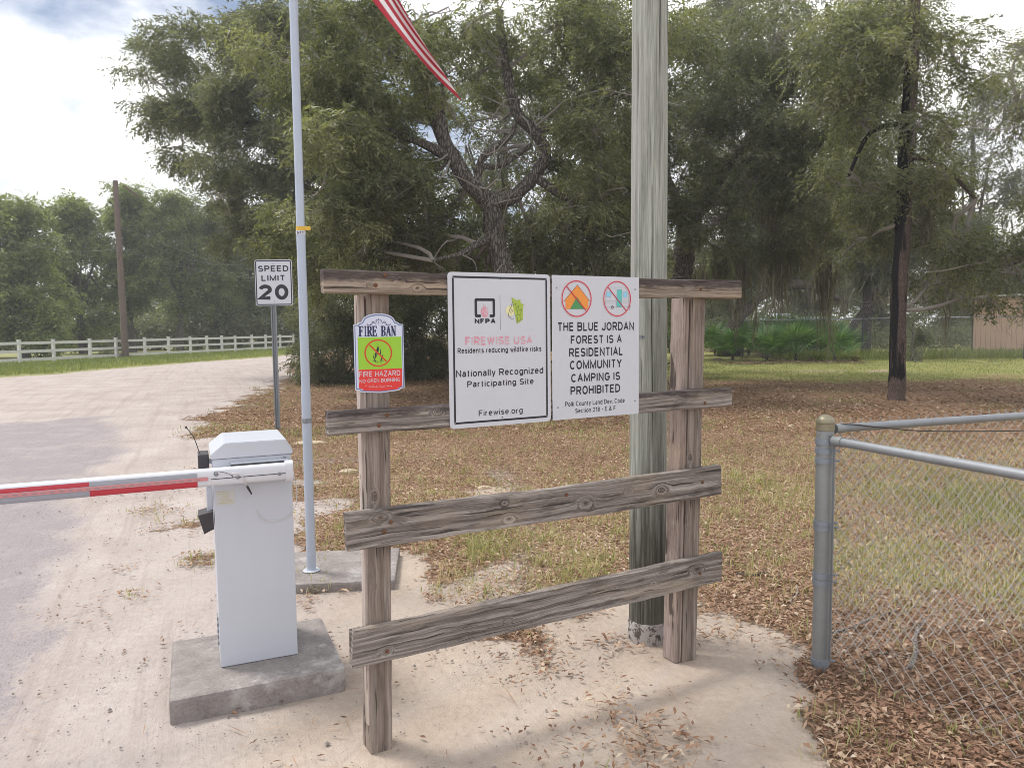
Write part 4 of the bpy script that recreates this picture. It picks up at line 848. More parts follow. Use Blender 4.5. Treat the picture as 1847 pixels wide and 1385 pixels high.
# ------------------------------------------------------------------ wooden sign frame
FA = R(28.7); fb = gnd(1230, 1203); FF = Frame(fb, FA)
fr = empty('sign_frame', fb, 'weathered grey wooden frame of two posts and four rails carrying the signs', 'sign frame', None, FA)
def rough_board(L, T, H, z_l, z_r, mat, name, x0, seed, sag=0):
    random.seed(seed); n = 46; mb = MB(); vs = []; sec = []
    ch = .004
    prof = [(0, ch), (ch, 0), (T-ch, 0), (T, ch), (T, H-ch), (T-ch, H), (ch, H), (0, H-ch)]
    off = [[0, 0] for _ in prof]
    for i in range(n+1):
        t = i/n
        for j in range(8): off[j][0] = off[j][0]*.75+random.gauss(0, .0007); off[j][1] = off[j][1]*.75+random.gauss(0, .0010)
        e = 0
        for j, (py, pz) in enumerate(prof): vs.append((x0+L*t+(random.gauss(0, .003) if i in (0, n) else 0), py+off[j][0], pz+off[j][1]+(z_l*(1-t)+z_r*t)+sag*4*t*(1-t)))
    fs = [(i*8+j, (i+1)*8+j, (i+1)*8+(j+1) % 8, i*8+(j+1) % 8) for i in range(n) for j in range(8)]+[tuple(range(8)), tuple(n*8+7-j for j in range(8))]
    mb.add([(v[0]-x0, v[1], v[2]-z_l) for v in vs], fs); o = mb.build(name, mat, fr, (x0, 0, z_l)); return o
rr = [(-1.5815, .341, 1.6705, 1.672, .081, 'rail_top', 21), (-1.578, .29, 1.186, 1.179, .084, 'rail_mid', 22), (-1.524, .23, .7760, .7700, .134, 'rail_low', 23), (-1.515, .241, .350, .3585, .136, 'rail_bot', 24)]
rails = []
for x0, x1, zl, zr, H, mt, sd_ in rr: rails.append(rough_board(x1-x0, .038, H, zl, zr, M[mt], 'rail', x0, sd_, sag=-.004))
random.seed(99)
def vpost(xb, xt, w, y0, y1, z0, z1, mat, name, seed):
    random.seed(seed); n = 30; ch = .004; mb = MB(); vs = []
    prof = [(0, ch), (ch, 0), (w-ch, 0), (w, ch), (w, y1-y0-ch), (w-ch, y1-y0), (ch, y1-y0), (0, y1-y0-ch)]; off = [[0, 0] for _ in prof]
    for i in range(n+1):
        t = i/n
        for j in range(8): off[j][0] = off[j][0]*.8+random.gauss(0, .0006); off[j][1] = off[j][1]*.8+random.gauss(0, .0006)
        for j, (px_, py_) in enumerate(prof): vs.append((px_+off[j][0]+(xt-xb)*t, py_+off[j][1], z0+(z1-z0)*t))
    fs = [(i*8+j, i*8+(j+1) % 8, (i+1)*8+(j+1) % 8, (i+1)*8+j) for i in range(n) for j in range(8)]+[tuple(7-j for j in range(8)), tuple(n*8+j for j in range(8))]
    mb.add(vs, fs); return mb.build(name, mat, fr, (xb, y0, 0))
xl = FF.at(664, 640, .039)[0]; xlb = FF.at(661, 1150, .039)[0]
vpost(xlb+.004, xl, .084, .0395, .128, -.12, 1.672, M['post'], 'post', 31)
vpost(xl-.03, xl-.03, .026, .05, .09, .1, 1.668, M['post_pale'], 'side_lath', 32)
xr = FF.at(1246, 600, .039)[0]; xrb = FF.at(1232, 1150, .039)[0]
vpost(xrb-.004, xr+.004, .084, .0395, .125, -.12, 1.675, M['post'], 'post', 33)
vpost(xrb-.040, xr-.034, .034, .046, .135, .0, 1.672, M['post_red'], 'side_lath', 34)
random.seed(5)
for x, z in [(xl+.02, 1.70), (xl+.055, 1.735), (xl+.02, 1.21), (xl+.05, 1.245), (xl+.03, .83), (xl+.055, .86), (xr+.02, 1.71), (xr+.05, 1.2), (xr+.04, .84), (xr+.03, .42), (xl+.03, .39), (-.62, .87)]:
    mb = MB(); mb.lathe([(.0001, 0), (.007, 0), (.0075, .002), (.006, .004), (.0001, .005)], n=12); o = mb.build('bolt', M['rust'], fr, (x, -.001, z)); o.rotation_euler = (R(90), 0, 0)

def sign_root(name, x, z, y, label, cat='sign', frm=FF, lean=0):
    p = frm.o+frm.u*x+frm.b*y+np.array([0, 0, z]); return empty(name, tuple(p), label, cat, None, frm.a)
def print_part(mb, mat, parent, name='lettering'): return mb.build(name, mat, parent)
def screws(parent, pts, mat='galv', r=.004):
    for x, z in pts:
        o = MB().lathe([(.0001, 0), (r, 0), (r*.8, .0018), (.0001, .0022)], n=10).build('screw', M[mat], parent, (x, -.0015, z)); o.rotation_euler = (R(90), 0, 0)
def zpt(ox, oy, sc, yl, x_o, z_o, frm=FF):
    def f(x, y): a = frm.at(ox+x/sc, oy+y/sc, yl); return a[0]-x_o, a[1]-z_o
    return f
# --- tall white sign
def panel(w, h, t, r, mat, parent, tilt=0):
    return MB().prism(rrect(0, w, 0, h, r), -t, 0).build('panel', mat, parent)
sx0, sx1, sz0, sz1 = -1.131, -.694, 1.1765, 1.753
s1 = sign_root('firewise_sign', sx0, sz0, -.003, 'tall white sign with black border and faded pink heading, left of the pair')
w1, h1 = sx1-sx0, sz1-sz0; panel(w1, h1, .002, .016, M['sign_white'], s1)
F1 = zpt(780, 470, 4.3275, -.0055, sx0, sz0); YP = -.0026
mb = MB(); frame_band(mb, .017, w1-.014, .016, h1-.014, .0075, .006, YP); print_part(mb, M['black'], s1, 'printed_border')
def txp(F, s, a, b, cap, y, bold, mat, parent, name='lettering'):
    m_ = MB(); tx(m_, F, s, a, b, cap, y, bold); m_.build(name, mat, parent)
def tx(mb, F, s, a, b, cap, y=YP, bold=.13):
    p, q_ = F(*a), F(*b); r_ = F(a[0], a[1]-cap); text(mb, s, p[0], q_[0], (p[1]+q_[1])/2, r_[1]-p[1], y, bold)
for s_, a, b, cp, bo_ in [('Residents reducing wildfire risks', (197, 730), (850, 705), 44, .18), ('Nationally Recognized', (185, 912), (865, 880), 55, .17), ('Participating Site', (272, 988), (790, 965), 50, .17),
                     ('Firewise.org', (362, 1210), (705, 1193), 47, .15), ('NFPA', (330, 493), (493, 492), 40, .27)]: txp(F1, s_, a, b, cp, YP, bo_, M['black'], s1)
txp(F1, 'FIREWISE USA', (257, 665), (780, 650), 68, YP, .22, M['pinkfade'], s1, 'faded_lettering'); mb = MB(); p = F1(797, 590); ring(mb, p, .0025, .0025, .0008, YP, 12); print_part(mb, M['pinkfade'], s1, 'trademark_dot')
mb = MB(); a, b = F1(330, 443), F1(488, 295); t = .0105
p1, p2 = F1(378, 443)[0], F1(447, 443)[0]; x0, z0, x1, z1 = a[0], a[1], b[0], b[1]; rd = .008
def arcpts(cx, cz, r, a0, a1, n=6): return [(cx+r*math.cos(R(a0+(a1-a0)*i/n)), cz+r*math.sin(R(a0+(a1-a0)*i/n))) for i in range(n+1)]
path = [(p1, z0+t/2), (x0+rd, z0+t/2)]+arcpts(x0+rd, z0+rd, rd-t/2, 270, 180)+[(x0+t/2, z1-rd)]+arcpts(x0+rd, z1-rd, rd-t/2, 180, 90)+[(x1-rd, z1-t/2)]+arcpts(x1-rd, z1-rd, rd-t/2, 90, 0)+[(x1-t/2, z0+rd)]+arcpts(x1-rd, z0+rd, rd-t/2, 0, -90)+[(p2, z0+t/2)]
line(mb, path, t, YP); p, q_ = F1(527, 270), F1(529, 540); line(mb, [p, (p[0], q_[1])], .0012, YP); print_part(mb, M['black'], s1, 'square_emblem')
mb = MB(); fl = [(378, 400), (385, 365), (392, 385), (398, 330), (408, 372), (414, 345), (424, 385), (432, 360), (437, 405), (428, 440), (390, 440)]; mb.flat([F1(*q_) for q_ in fl][::-1], YP); print_part(mb, M['pinkfade'], s1, 'flame_emblem')
F1b = zpt(820, 520, 5.327, -.0055, sx0, sz0)
mb = MB(); c = F1b(535, 215); mb.flat([(c[0]+.019*math.cos(i*.3142), c[1]+.020*math.sin(i*.3142)) for i in range(20)], YP); print_part(mb, M['yellowp'], s1, 'yellow_disc_print')
mb = MB(); hp = [(545, 85), (610, 125), (613, 106), (632, 112), (632, 138), (675, 165), (657, 163), (655, 300), (600, 342), (568, 205)]; mb.flat([F1b(*q_) for q_ in hp][::-1], YP-.0005); print_part(mb, M['leafp'], s1, 'leaf_emblem')
mb = MB()
for pts in ([(556, 125), (562, 160), (585, 150), (590, 185), (612, 170), (618, 215), (640, 200), (636, 250), (612, 262)], [(598, 330), (606, 290), (590, 262), (610, 250), (600, 215), (590, 190)], [(515, 235), (518, 270), (545, 292), (570, 290)], [(530, 165), (535, 190), (522, 215), (545, 240)], [(548, 150), (540, 200), (558, 225), (562, 200)], [(610, 320), (640, 300), (632, 275)]):
    line(mb, [F1b(*q_) for q_ in pts], .0013, YP-.001)
print_part(mb, M['black'], s1, 'leaf_vein_print')
screws(s1, [(.02, h1-.02), (w1-.018, h1-.02), (.02, .022), (w1-.018, .022)]); screws(s1, [(w1*.5, h1-.021), (w1*.5, .03)], 'black', .0028)
# --- no camping sign
tx0, tx1, tz0, tz1 = -.685, -.2553, 1.178, 1.752
s2 = sign_root('camping_prohibited_sign', tx0, tz0, -.003, 'white community sign with crossed out tent and camper, right of the pair')
w2, h2 = tx1-tx0, tz1-tz0; panel(w2, h2, .002, .003, M['sign_white'], s2); F2 = zpt(780, 470, 4.3275, -.0055, tx0, tz0); F2b = zpt(990, 495, 8.935, -.0055, tx0, tz0)
for s_, a, b, cp, bo_ in [('THE BLUE JORDAN', (977, 557), (1572, 540), 71, .19), ('FOREST IS A', (1080, 655), (1478, 640), 67, .19), ('RESIDENTIAL', (1067, 755), (1487, 738), 70, .19), ('COMMUNITY', (1073, 853), (1478, 833), 70, .19),
                    ('CAMPING IS', (1083, 953), (1465, 930), 67, .19), ('PROHIBITED', (1078, 1052), (1465, 1025), 68, .19), ('Polk County Land Dev. Code', (1037, 1140), (1500, 1108), 38, .16), ('Section 218 - E & F', (1115, 1192), (1430, 1165), 36, .16)]:
    txp(F2, s_, a, b, cp, YP, bo_, M['black'], s2)
def pol(F, pts, mb, y): mb.flat([F(*q_) for q_ in pts][::-1], y)
mb = MB(); pol(F2b, [(460, 172), (660, 434), (637, 434), (635, 558), (268, 558), (268, 434), (240, 434)], mb, YP); print_part(mb, M['orange'], s2, 'tent_print')
mb = MB(); line(mb, [F2b(240, 434), F2b(460, 172), F2b(660, 434)], .0018, YP-.0004); print_part(mb, M['darkred'], s2, 'tent_edge_print')
mb = MB(); pol(F2b, [(452, 358), (578, 558), (340, 558)], mb, YP-.0004); print_part(mb, M['tentgreen'], s2, 'tent_door_print')
mb = MB(); pol(F2b, [(1100, 245), (1178, 245), (1170, 525), (1090, 525)], mb, YP-.0002); print_part(mb, M['teal'], s2, 'camper_door_print')
mb = MB(); pol(F2b, [(925, 288), (998, 285), (998, 362), (925, 364)], mb, YP-.0002); pol(F2b, [(1198, 280), (1258, 280), (1256, 370), (1196, 370)], mb, YP-.0002); print_part(mb, M['skyp'], s2, 'camper_window_print')
mb = MB()
for pts in ([(960, 210), (1230, 210)], [(900, 425), (1285, 420)], [(905, 455), (1275, 450)], [(915, 525), (1290, 522)], [(925, 285), (998, 285), (998, 362), (925, 364), (925, 285)], [(1198, 280), (1258, 280), (1256, 370), (1196, 370), (1198, 280)], [(1100, 245), (1178, 245), (1170, 525), (1090, 525), (1100, 245)], [(960, 210), (915, 330), (912, 525)], [(1230, 210), (1285, 330), (1285, 522)]):
    line(mb, [F2b(*q_) for q_ in pts], .0009, YP-.0006)
print_part(mb, M['greyline'], s2, 'camper_line_print')
mb = MB(); c = F2b(1022, 530); ring(mb, c, .0068, .0068, .0022, YP-.0008, 24); disc(mb, c, .0016, YP-.0008, 10); line(mb, [F2b(1290, 515), F2b(1318, 515)], .002, YP-.0016); line(mb, [F2b(1302, 500), F2b(1302, 582)], .0014, YP-.0016); print_part(mb, M['black'], s2, 'camper_wheel_print')
def no_ring(parent, c, rx, rz, a, b, t, mat, y, halo=True, F=F2b):
    if halo:
        mb = MB(); ring(mb, c, rx+.0018, rz+.0018, .0018, y); ring(mb, c, rx-t, rz-t, .0012, y); print_part(mb, M['halo'], parent, 'ring_halo_print')
    mb = MB(); ring(mb, c, rx, rz, t, y-.0003); line(mb, [a, b], t*1.05, y-.0003); print_part(mb, mat, parent, 'prohibition_ring')
c1 = F2b(447, 392); e1 = F2b(203, 392); e1b = F2b(447, 98); no_ring(s2, c1, c1[0]-e1[0], e1b[1]-c1[1], F2b(285, 195), F2b(602, 588), .0042, M['crimson'], YP-.0010)
c2 = F2b(1100, 393); e2 = F2b(876, 393); e2b = F2b(1100, 108); no_ring(s2, c2, c2[0]-e2[0], e2b[1]-c2[1], F2b(950, 205), F2b(1245, 585), .0040, M['crimson'], YP-.0010)
screws(s2, [(.021, h2-.05), (w2-.021, h2-.05), (.024, .05), (w2-.02, .055)])
# --- fire ban sign, hung on the left post
YB = .0385; q0 = [FF.at(*q_, YB) for q_ in ((637, 586), (727, 584), (729, 700), (641, 703), (682, 565.5), (684, 707.5))]
bx0, bx1 = (q0[0][0]+q0[3][0])/2, (q0[1][0]+q0[2][0])/2; bzt = (q0[0][1]+q0[1][1])/2; bzb = (q0[2][1]+q0[3][1])/2; bw = bx1-bx0; arch = q0[4][1]-bzt
s3 = sign_root('fire_ban_sign', bx0, bzb, YB, 'small arched fire ban sign with lime and red fields, hung on the left post')
bh = bzt-bzb; W_ = lambda x: x*bw
out = []
n1_ = .075*bw
def notch(x, z, sx, sz): pass
right = [(bw, .0), (bw, bh), (bw-n1_, bh+.001), (bw-n1_-.006, bh+.007), (bw-n1_*2.1, bh+.009)]
c_ = bw/2; half = bw/2-n1_*2.3; ah = arch-.009
arc = [(c_+half*math.cos(a), bh+.009+ah*math.sin(a)**.85) for a in [math.pi*i/16 for i in range(1, 16)]]
left = [(bw-x, z) for x, z in right[::-1]]
bot = [(0, 0), (n1_, -.001), (n1_+.005, -.007), (n1_*2.2, -.009)]; bl = bot+[(bw*.5, -.014)]+[(bw-x, z) for x, z in bot[::-1]][:-1]
outl = right+arc+left[:-1]+bl
MB().prism(outl, -.0025, 0).build('panel', M['pale_blue'], s3); YS = -.003
mb = MB(); outline_band(mb, outl, .0035, .004, YS); print_part(mb, M['blue_line'], s3, 'printed_border')
F3 = zpt(630, 555, 8.933, YB-.003, bx0, bzb)
gx0, gx1 = bw*.072, bw*.952; zg1 = (F3(100, 475)[1]+F3(825, 470)[1])/2; zr1 = (F3(105, 1003)[1]+F3(840, 975)[1])/2
mb = MB(); mb.flat([(gx0, zg1), (gx0, zr1), (gx1, zr1), (gx1, zg1)], YS-.0003); print_part(mb, M['lime'], s3, 'lime_field')
mb = MB(); mb.flat([(gx0, zr1), (gx0, .007), (gx0+.014, .002), (gx0+.017, -.003), (bw*.5, -.007), (gx1-.017, -.003), (gx1-.014, .002), (gx1, .007), (gx1, zr1)], YS-.0003); print_part(mb, M['redp'], s3, 'red_field')
# slab serif lettering, drawn as strokes
def slab(mb, ch, x, z, w, h, y):
    s = w*.35; t = h*.085; f = w*.16
    def rc(a, b, c, d): mb.flat([(x+a, z+b), (x+c, z+b), (x+c, z+d), (x+a, z+d)], y)
    def serif(cx, zz, ww): rc(cx-ww/2, zz, cx+ww/2, zz+t)
    if ch in 'FIREB':
        cx = (.5 if ch == 'I' else .27)*w; rc(cx-s/2, 0, cx+s/2, h); serif(cx, 0, w*.62 if ch in 'FIR' else w*.5); serif(cx, h-t, w*.6)
    if ch in 'FE': rc(.27*w, h-t, w*.95, h); rc(.95*w-t, h*.74, .95*w, h); rc(.27*w, h*.46, .75*w, h*.46+t); rc(.75*w-t, h*.36, .75*w, h*.66)
    if ch == 'E': rc(.05*w, 0, w*.97, t); rc(.97*w-t, 0, .97*w, h*.28)
    if ch in 'RB':
        line(mb, [(x+.27*w, z+h-t/2), (x+.6*w, z+h-t/2)]+arcpts(x+.6*w, z+h*.74, h*.26-t/2, 90, -90, 8)[0:0], t, y)
        for (zc, hh) in ((.74, .26),)+(((.25, .25),) if ch == 'B' else ()):
            pts = [(x+.55*w+(.27*w)*math.cos(R(a)), z+h*zc+(h*hh-t/2)*math.sin(R(a))) for a in range(90, -91, -15)]
            line(mb, [(x+.3*w, pts[0][1])]+[pts[0]], t, y); line(mb, [pts[-1], (x+.3*w, pts[-1][1])], t, y); line(mb, pts[2:-2], s*.85, y-.0001); line(mb, pts, t, y)
    if ch == 'R': line(mb, [(x+.55*w, z+h*.48), (x+.85*w, z+t)], s*.9, y-.0002); serif(.87*w, 0, .3*w)
    if ch == 'A': line(mb, [(x+.5*w, z+h*.98), (x+.82*w, z+t)], s*.95, y); line(mb, [(x+.5*w, z+h*.98), (x+.16*w, z+t)], t*1.1, y-.0001); rc(.27*w, h*.32, .72*w, h*.32+t); serif(.14*w, 0, .34*w); serif(.84*w, 0, .4*w)
    if ch == 'N': line(mb, [(x+.2*w, z+h*.97), (x+.84*w, z+h*.03)], s*.95, y); rc(.14*w, 0, .14*w+t, h); rc(.86*w-t/2, 0, .86*w+t/2, h); serif(.16*w, 0, .36*w); serif(.14*w, h-t, .3*w); serif(.86*w, h-t, .34*w)
a, b = F3(152, 462), F3(757, 455); zb_ = (a[1]+b[1])/2; hh = F3(450, 295)[1]-F3(450, 460)[1]; wf = b[0]-a[0]
mb = MB(); u_ = wf/7.55; cur = a[0]
for ch in 'FIRE BAN':
    wd = {'I': .62, ' ': .75}.get(ch, 1.02)*u_
    if ch != ' ': slab(mb, ch, cur, zb_, wd*.98, hh, YS-.0004)
    cur += wd
print_part(mb, M['navy'], s3); mb = MB()
for sg in (-1, 1):
    def C(x, z): return (bw/2+sg*x, zb_+hh+z)
    sp = [C(.013+.013*math.cos(R(q_))*(1-q_/500), .008+.0055*math.sin(R(q_))) for q_ in range(0, 330, 30)]
    line(mb, [C(.003, .020), C(.008, .021), C(.011, .016), C(.007, .013)], .0018, YS-.0004); line(mb, [C(.010, .006), C(.016, .012), C(.024, .011), C(.030, .005), (C(.036, .002)), C(.043, .005), C(.042, .009)], .0017, YS-.0004)
    line(mb, [C(.016, .011), C(.020, .016), C(.026, .0145)], .002, YS-.0004); line(mb, [C(.024, .005), C(.027, .002), C(.031, .004), C(.029, .007)], .0013, YS-.0004)
line(mb, [(bw/2, zb_+hh+.004), (bw/2, zb_+hh+.022)], .0015, YS-.0004); disc(mb, (bw/2, zb_+hh+.024), .002, YS-.0004, 10); disc(mb, (bw/2, zb_+hh+.010), .0015, YS-.0004, 8)
print_part(mb, M['navy'], s3, 'scroll_ornament')
mb = MB()
for pts in ([(440, 590), (452, 565), (448, 600)], [(448, 650), (462, 605), (470, 615), (456, 650)], [(395, 730), (385, 800), (405, 850), (440, 870), (412, 830), (402, 790)], [(410, 740), (440, 700), (440, 790), (418, 820)],
            [(430, 690), (460, 620), (478, 650), (470, 720), (455, 770), (445, 720)], [(480, 760), (500, 700), (490, 640), (515, 700), (505, 760)], [(520, 850), (545, 800), (530, 740), (515, 800), (500, 850)]):
    pol(F3, pts, mb, YS-.0005)
for a, b in (((375, 860), (460, 865)), ((440, 895), (470, 865)), ((480, 868), (560, 850)), ((490, 868), (520, 895)), ((395, 850), (425, 880))): line(mb, [F3(*a), F3(*b)], .0016, YS-.0005)
print_part(mb, M['black'], s3, 'campfire_print')
c = F3(468, 730); rx = F3(690, 730)[0]-c[0]; rz = F3(468, 508)[1]-c[1]
mb = MB(); ring(mb, c, rx, rz, .0052, YS-.0009); line(mb, [F3(325, 600), F3(600, 865)], .0056, YS-.0009); print_part(mb, M['ringred'], s3, 'prohibition_ring')
txp(F3, 'FIRE HAZARD', (160, 1120), (822, 1090), 88, YS-.0006, .14, M['sign_white'], s3); txp(F3, 'NO OPEN BURNING', (165, 1215), (815, 1185), 60, YS-.0006, .15, M['sign_white'], s3); mb = MB()
for i in range(8):
    p = F3(270+i*58, 1262+(4 if i % 2 else -6)); ring(mb, p, .0026, .0017, .0007, YS-.0006, 10)
line(mb, [F3(300, 1270), F3(470, 1285), F3(680, 1255)], .0008, YS-.0006)
print_part(mb, M['sign_white'], s3, 'white_scroll')

# ------------------------------------------------------------------ near utility pole
pb = gnd(1170, 1162); pc = (pb[0]+.012, pb[1]+.092)
up = empty('utility_pole', (*pc, 0), 'thick grey green wooden utility pole directly behind the right hand sign', 'utility pole')
mb = MB(); n = 56; zs = list(np.linspace(-.1, 2.6, 60))+list(np.linspace(2.8, 9, 12)); vs = []
nzr = rng.normal(0, 1, (len(zs), n)); 
for i in range(1, len(zs)): nzr[i] = nzr[i-1]*.93+nzr[i]*.37
for i, z in enumerate(zs):
    r0 = .0925-.0035*max(z, 0)
    for k in range(n): a = 2*math.pi*k/n; r1 = r0+.0009*nzr[i][k]; vs.append((r1*math.cos(a), r1*math.sin(a), z))
mb.add(vs, [(i*n+k, i*n+(k+1) % n, (i+1)*n+(k+1) % n, (i+1)*n+k) for i in range(len(zs)-1) for k in range(n)]+[tuple((len(zs)-1)*n+k for k in range(n))])
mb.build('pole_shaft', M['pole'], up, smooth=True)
mb = MB(); mb.lathe([(.094, -.05), (.0985, .01), (.0985, .088), (.0955, .096), (.09, .097)], n=40); mb.build('whitewashed_foot', M['whitewash'], up, smooth=True)
p = atY(1155, 608, pc[1]-.075); o = MB().box(-.014, .014, -.001, .001, -.008, .008, .0005).build('metal_tag', M['galv'], up, (p[0]-pc[0]+.006, p[1]-pc[1]-.001, p[2]), R(-20))
MB().lathe([(.0001, -.004), (.003, -.004), (.003, 0), (.0001, 0)], n=8).build('tag_nail', M['black'], up, (p[0]-pc[0]+.010, p[1]-pc[1]-.006, p[2])).rotation_euler = (R(90), 0, 0)

# ------------------------------------------------------------------ flagpole, its pad and flag
fp = gnd(562, 1030, .05)
pd = empty('concrete_pad', (-1.05, 4.62, 0), 'low cracked concrete slab under the pale flagpole', 'concrete pad')
MB().box(-.42, .30, -.33, .33, -.08, .052, .012).build('slab', M['concrete'], pd, rz=R(6))
fl = empty('flagpole', (fp[0], fp[1], .05), 'pale grey blue metal flagpole set in its own concrete slab', 'flagpole')
MB().tube([(0, 0, 0), (0, 0, 1.12)], .0285, 24).build('lower_tube', M['steel_pole'], fl, smooth=True)
z1_ = atY(548, 420, fp[1])[2]-.05
MB().tube([(0, 0, 1.12), (0, 0, z1_)], .0265, 24).build('middle_tube', M['steel_pole'], fl, smooth=True)
MB().tube([(0, 0, z1_), (0, 0, 6.5)], .0245, 24).build('upper_tube', M['steel_pole'], fl, smooth=True)
zc = atY(555, 758, fp[1])[2]-.05
mb = MB(); mb.lathe([(.0285, zc-.014), (.0315, zc-.013), (.0315, zc+.013), (.0285, zc+.014)], n=28); mb.box(-.008, .008, -.038, -.030, zc-.012, zc+.012, .002); mb.build('clamp_ring', M['galv'], fl, smooth=False)
mb = MB(); mb.lathe([(.03, .003), (.047, .003), (.052, .008), (.046, .014), (.032, .012)], n=28); mb.build('base_ring', M['white_paint'], fl, smooth=True)
zt = atY(545, 413, fp[1])[2]-.05
mb = MB(); mb.lathe([(.0255, zt-.011), (.0275, zt-.011), (.0275, zt+.013), (.0255, zt+.013)], n=24); mb.box(.02, .062, -.012, -.009, zt-.010, zt+.014, .001); mb.build('yellow_band', M['yellow'], fl)
mb = MB(); mb.lathe([(.0255, zt-.036), (.0278, zt-.036), (.0278, zt-.0115), (.0255, zt-.0115)], n=24); bd = mb.build('number_band', M['sign_white'], fl)
nb_ = MB(); text(nb_, '611', -.5, .5, 0, 1, 0, .22); mb = MB()
mb.add([(.0284*math.sin(v[0]*1.5+.1), -.0284*math.cos(v[0]*1.5+.1)+v[1]*.5, zt-.033+v[2]*.017) for v in nb_.v], nb_.f); mb.build('band_number', M['black'], fl)
# flag hanging above the signs, only its lowest corner inside the photo
p0, p1, tip = atY(546, -560, fp[1]), atY(546, -190, fp[1]), atY(833, 181, fp[1]+.15)
fg = empty('flag', (fp[0], fp[1], 3.2), 'red and white striped flag drooping from the flagpole, its red corner hanging low', 'flag')
M['flag'] = None
g = G('striped_flag_cloth'); uv = g.attr('fv'); uu = g.attr('fu'); st = g.m('GREATER_THAN', g.m('FRACT', g.m('MULTIPLY', uv, 6.5)), .5)
c = g.mix(st, (.42, .03, .05), (.72, .7, .7)); cn = g.m('MULTIPLY', g.m('LESS_THAN', uu, .4), g.m('GREATER_THAN', uv, 7/13)); c = g.mix(cn, c, (.03, .045, .16))
g.bsdf(c, .8); nu, nv = 40, 26; vs = []; fu = []; fv = []
for j in range(nv+1):
    for i in range(nu+1):
        u_, v_ = i/nu, j/nv; bot_ = np.array(p1)*(1-u_)+np.array(tip)*u_; top_ = np.array(p0)*(1-u_)+(np.array(tip)+np.array([-.42, .1, .62]))*u_
        q_ = bot_*(1-v_)+top_*v_; q_ = q_+np.array([0, .06*math.sin(u_*9+v_*5)*u_, -.10*math.sin(math.pi*u_)*(1-v_*.3)]); vs.append(q_-np.array([fp[0], fp[1], 3.2])); fu.append(u_); fv.append(v_)
I2 = np.arange((nu+1)*(nv+1)).reshape(nv+1, nu+1); qd = np.stack([I2[:-1, :-1], I2[:-1, 1:], I2[1:, 1:], I2[1:, :-1]], -1).reshape(-1, 4)
fm = big_mesh('cloth', np.array(vs), qd, g.mat)
for nm, ar in (('fu', fu), ('fv', fv)): fm.attributes.new(nm, 'FLOAT', 'POINT').data.foreach_set('value', np.array(ar, np.float32))
link('cloth', fm, fg)

# ------------------------------------------------------------------ barrier gate cabinet
ca = gnd(398.6, 1203.6, .1); cb = gnd(537.4, 1178.8, .1); CA = math.atan2(cb[1]-ca[1], cb[0]-ca[0]); CF = Frame((ca[0], ca[1], 0), CA); cw = math.hypot(cb[0]-ca[0], cb[1]-ca[1])
pad = empty('concrete_pad', (ca[0], ca[1], 0), 'rough concrete block under the white barrier cabinet', 'concrete pad', None, CA)
MB().box(-.20, cw+.17, -.22, .40, -.1, .098, .018).build('slab', M['concrete'], pad)
gt = empty('barrier_gate', (ca[0], ca[1], .1), 'white steel barrier cabinet with red striped boom lowered across the road', 'barrier gate', None, CA)
zl = CF.at(381, 829)[1]-.1; zt_ = CF.at(455/2.94+250, 799.5)[1]-.1; cdp = .345
zl = (CF.at(381, 829)[1]+CF.at(529.6, 819)[1])/2-.1; ztp = (CF.at(404.8, 799.5)[1]+CF.at(512, 791.7)[1])/2-.1
mb = MB(); mb.box(0, cw, 0, cdp, 0, zl, .003); mb.build('cabinet', M['white_paint'], gt)
chx0 = CF.at(404.8, 799.5)[0]; chx1 = CF.at(512, 791.7)[0]; e = .006
mb = MB(); mb.prism([(-e, zl+.002), (cw+e, zl+.002), (cw+e, zl+.022), (chx1+.008, ztp), (chx0, ztp), (-e, zl+.022)], -e, cdp+e)
bm_ = bmesh.new(); me_ = mb.mesh('lid', M['white_paint']); bm_.from_mesh(me_); bmesh.ops.bevel(bm_, geom=bm_.edges[:], offset=.003, segments=2, affect='EDGES'); bm_.to_mesh(me_); bm_.free(); link('lid', me_, gt)
def LC(x, y, yl=0): q_ = CF.at(x, y, yl); return q_[0], q_[1]-.1
# boom
bz = (LC(356, 864, -.055)[1]+LC(520, 847, -.055)[1])/2; hb, tb = .037, .025
def boom_prof(o=0, n=14, a0=0, a1=360):
    out = []
    for i in range(n+1):
        a = R(a0+(a1-a0)*i/n); c, s = math.cos(a), math.sin(a); k = .62
        out.append(((tb+o)*math.copysign(abs(c)**k, c), (hb+o)*math.copysign(abs(s)**k, s)))
    return out
def boom_shell(x0, x1, o, a0, a1, n=14, closed=False):
    pr = boom_prof(o, n, a0, a1); m = len(pr); mb = MB(); vs = [(x, -.055+p[0], bz+p[1]) for x in (x0, x1) for p in pr]
    fs = [(i, i+1, m+i+1, m+i) for i in range(m-1)]
    if closed: fs += [tuple(range(m)), tuple(range(2*m-1, m-1, -1))]
    return mb.add(vs, fs)
bl_ = LC(0, 900, -.055)[0]; L0 = bl_-2.6
bo = boom_shell(L0, LC(515, 850, -.055)[0], 0, 0, 360, 28, True).build('boom_arm', M['boom'], gt, smooth=True)
xe = LC(356, 864, -.055)[0]; xm = LC(163, 885, -.055)[0]; seg = xe-xm; k = 0; x = xe
while x > L0+.05:
    xa = max(x-seg, L0+.02); up_, dn_ = ('grey_tape', 'red_tape') if k % 2 == 0 else ('red_tape', 'grey_tape')
    boom_shell(xa, x, .0007, 187, 240, 8).build('reflective_stripe', M[dn_], bo, smooth=True)
    boom_shell(xa, x, .0007, 150, 176, 8).build('reflective_stripe', M[up_], bo, smooth=True)
    x -= seg; k += 1
boom_shell(L0, LC(375, 855, -.055)[0], .0035, 177.5, 185, 3, False).build('led_strip', M['led'], bo)
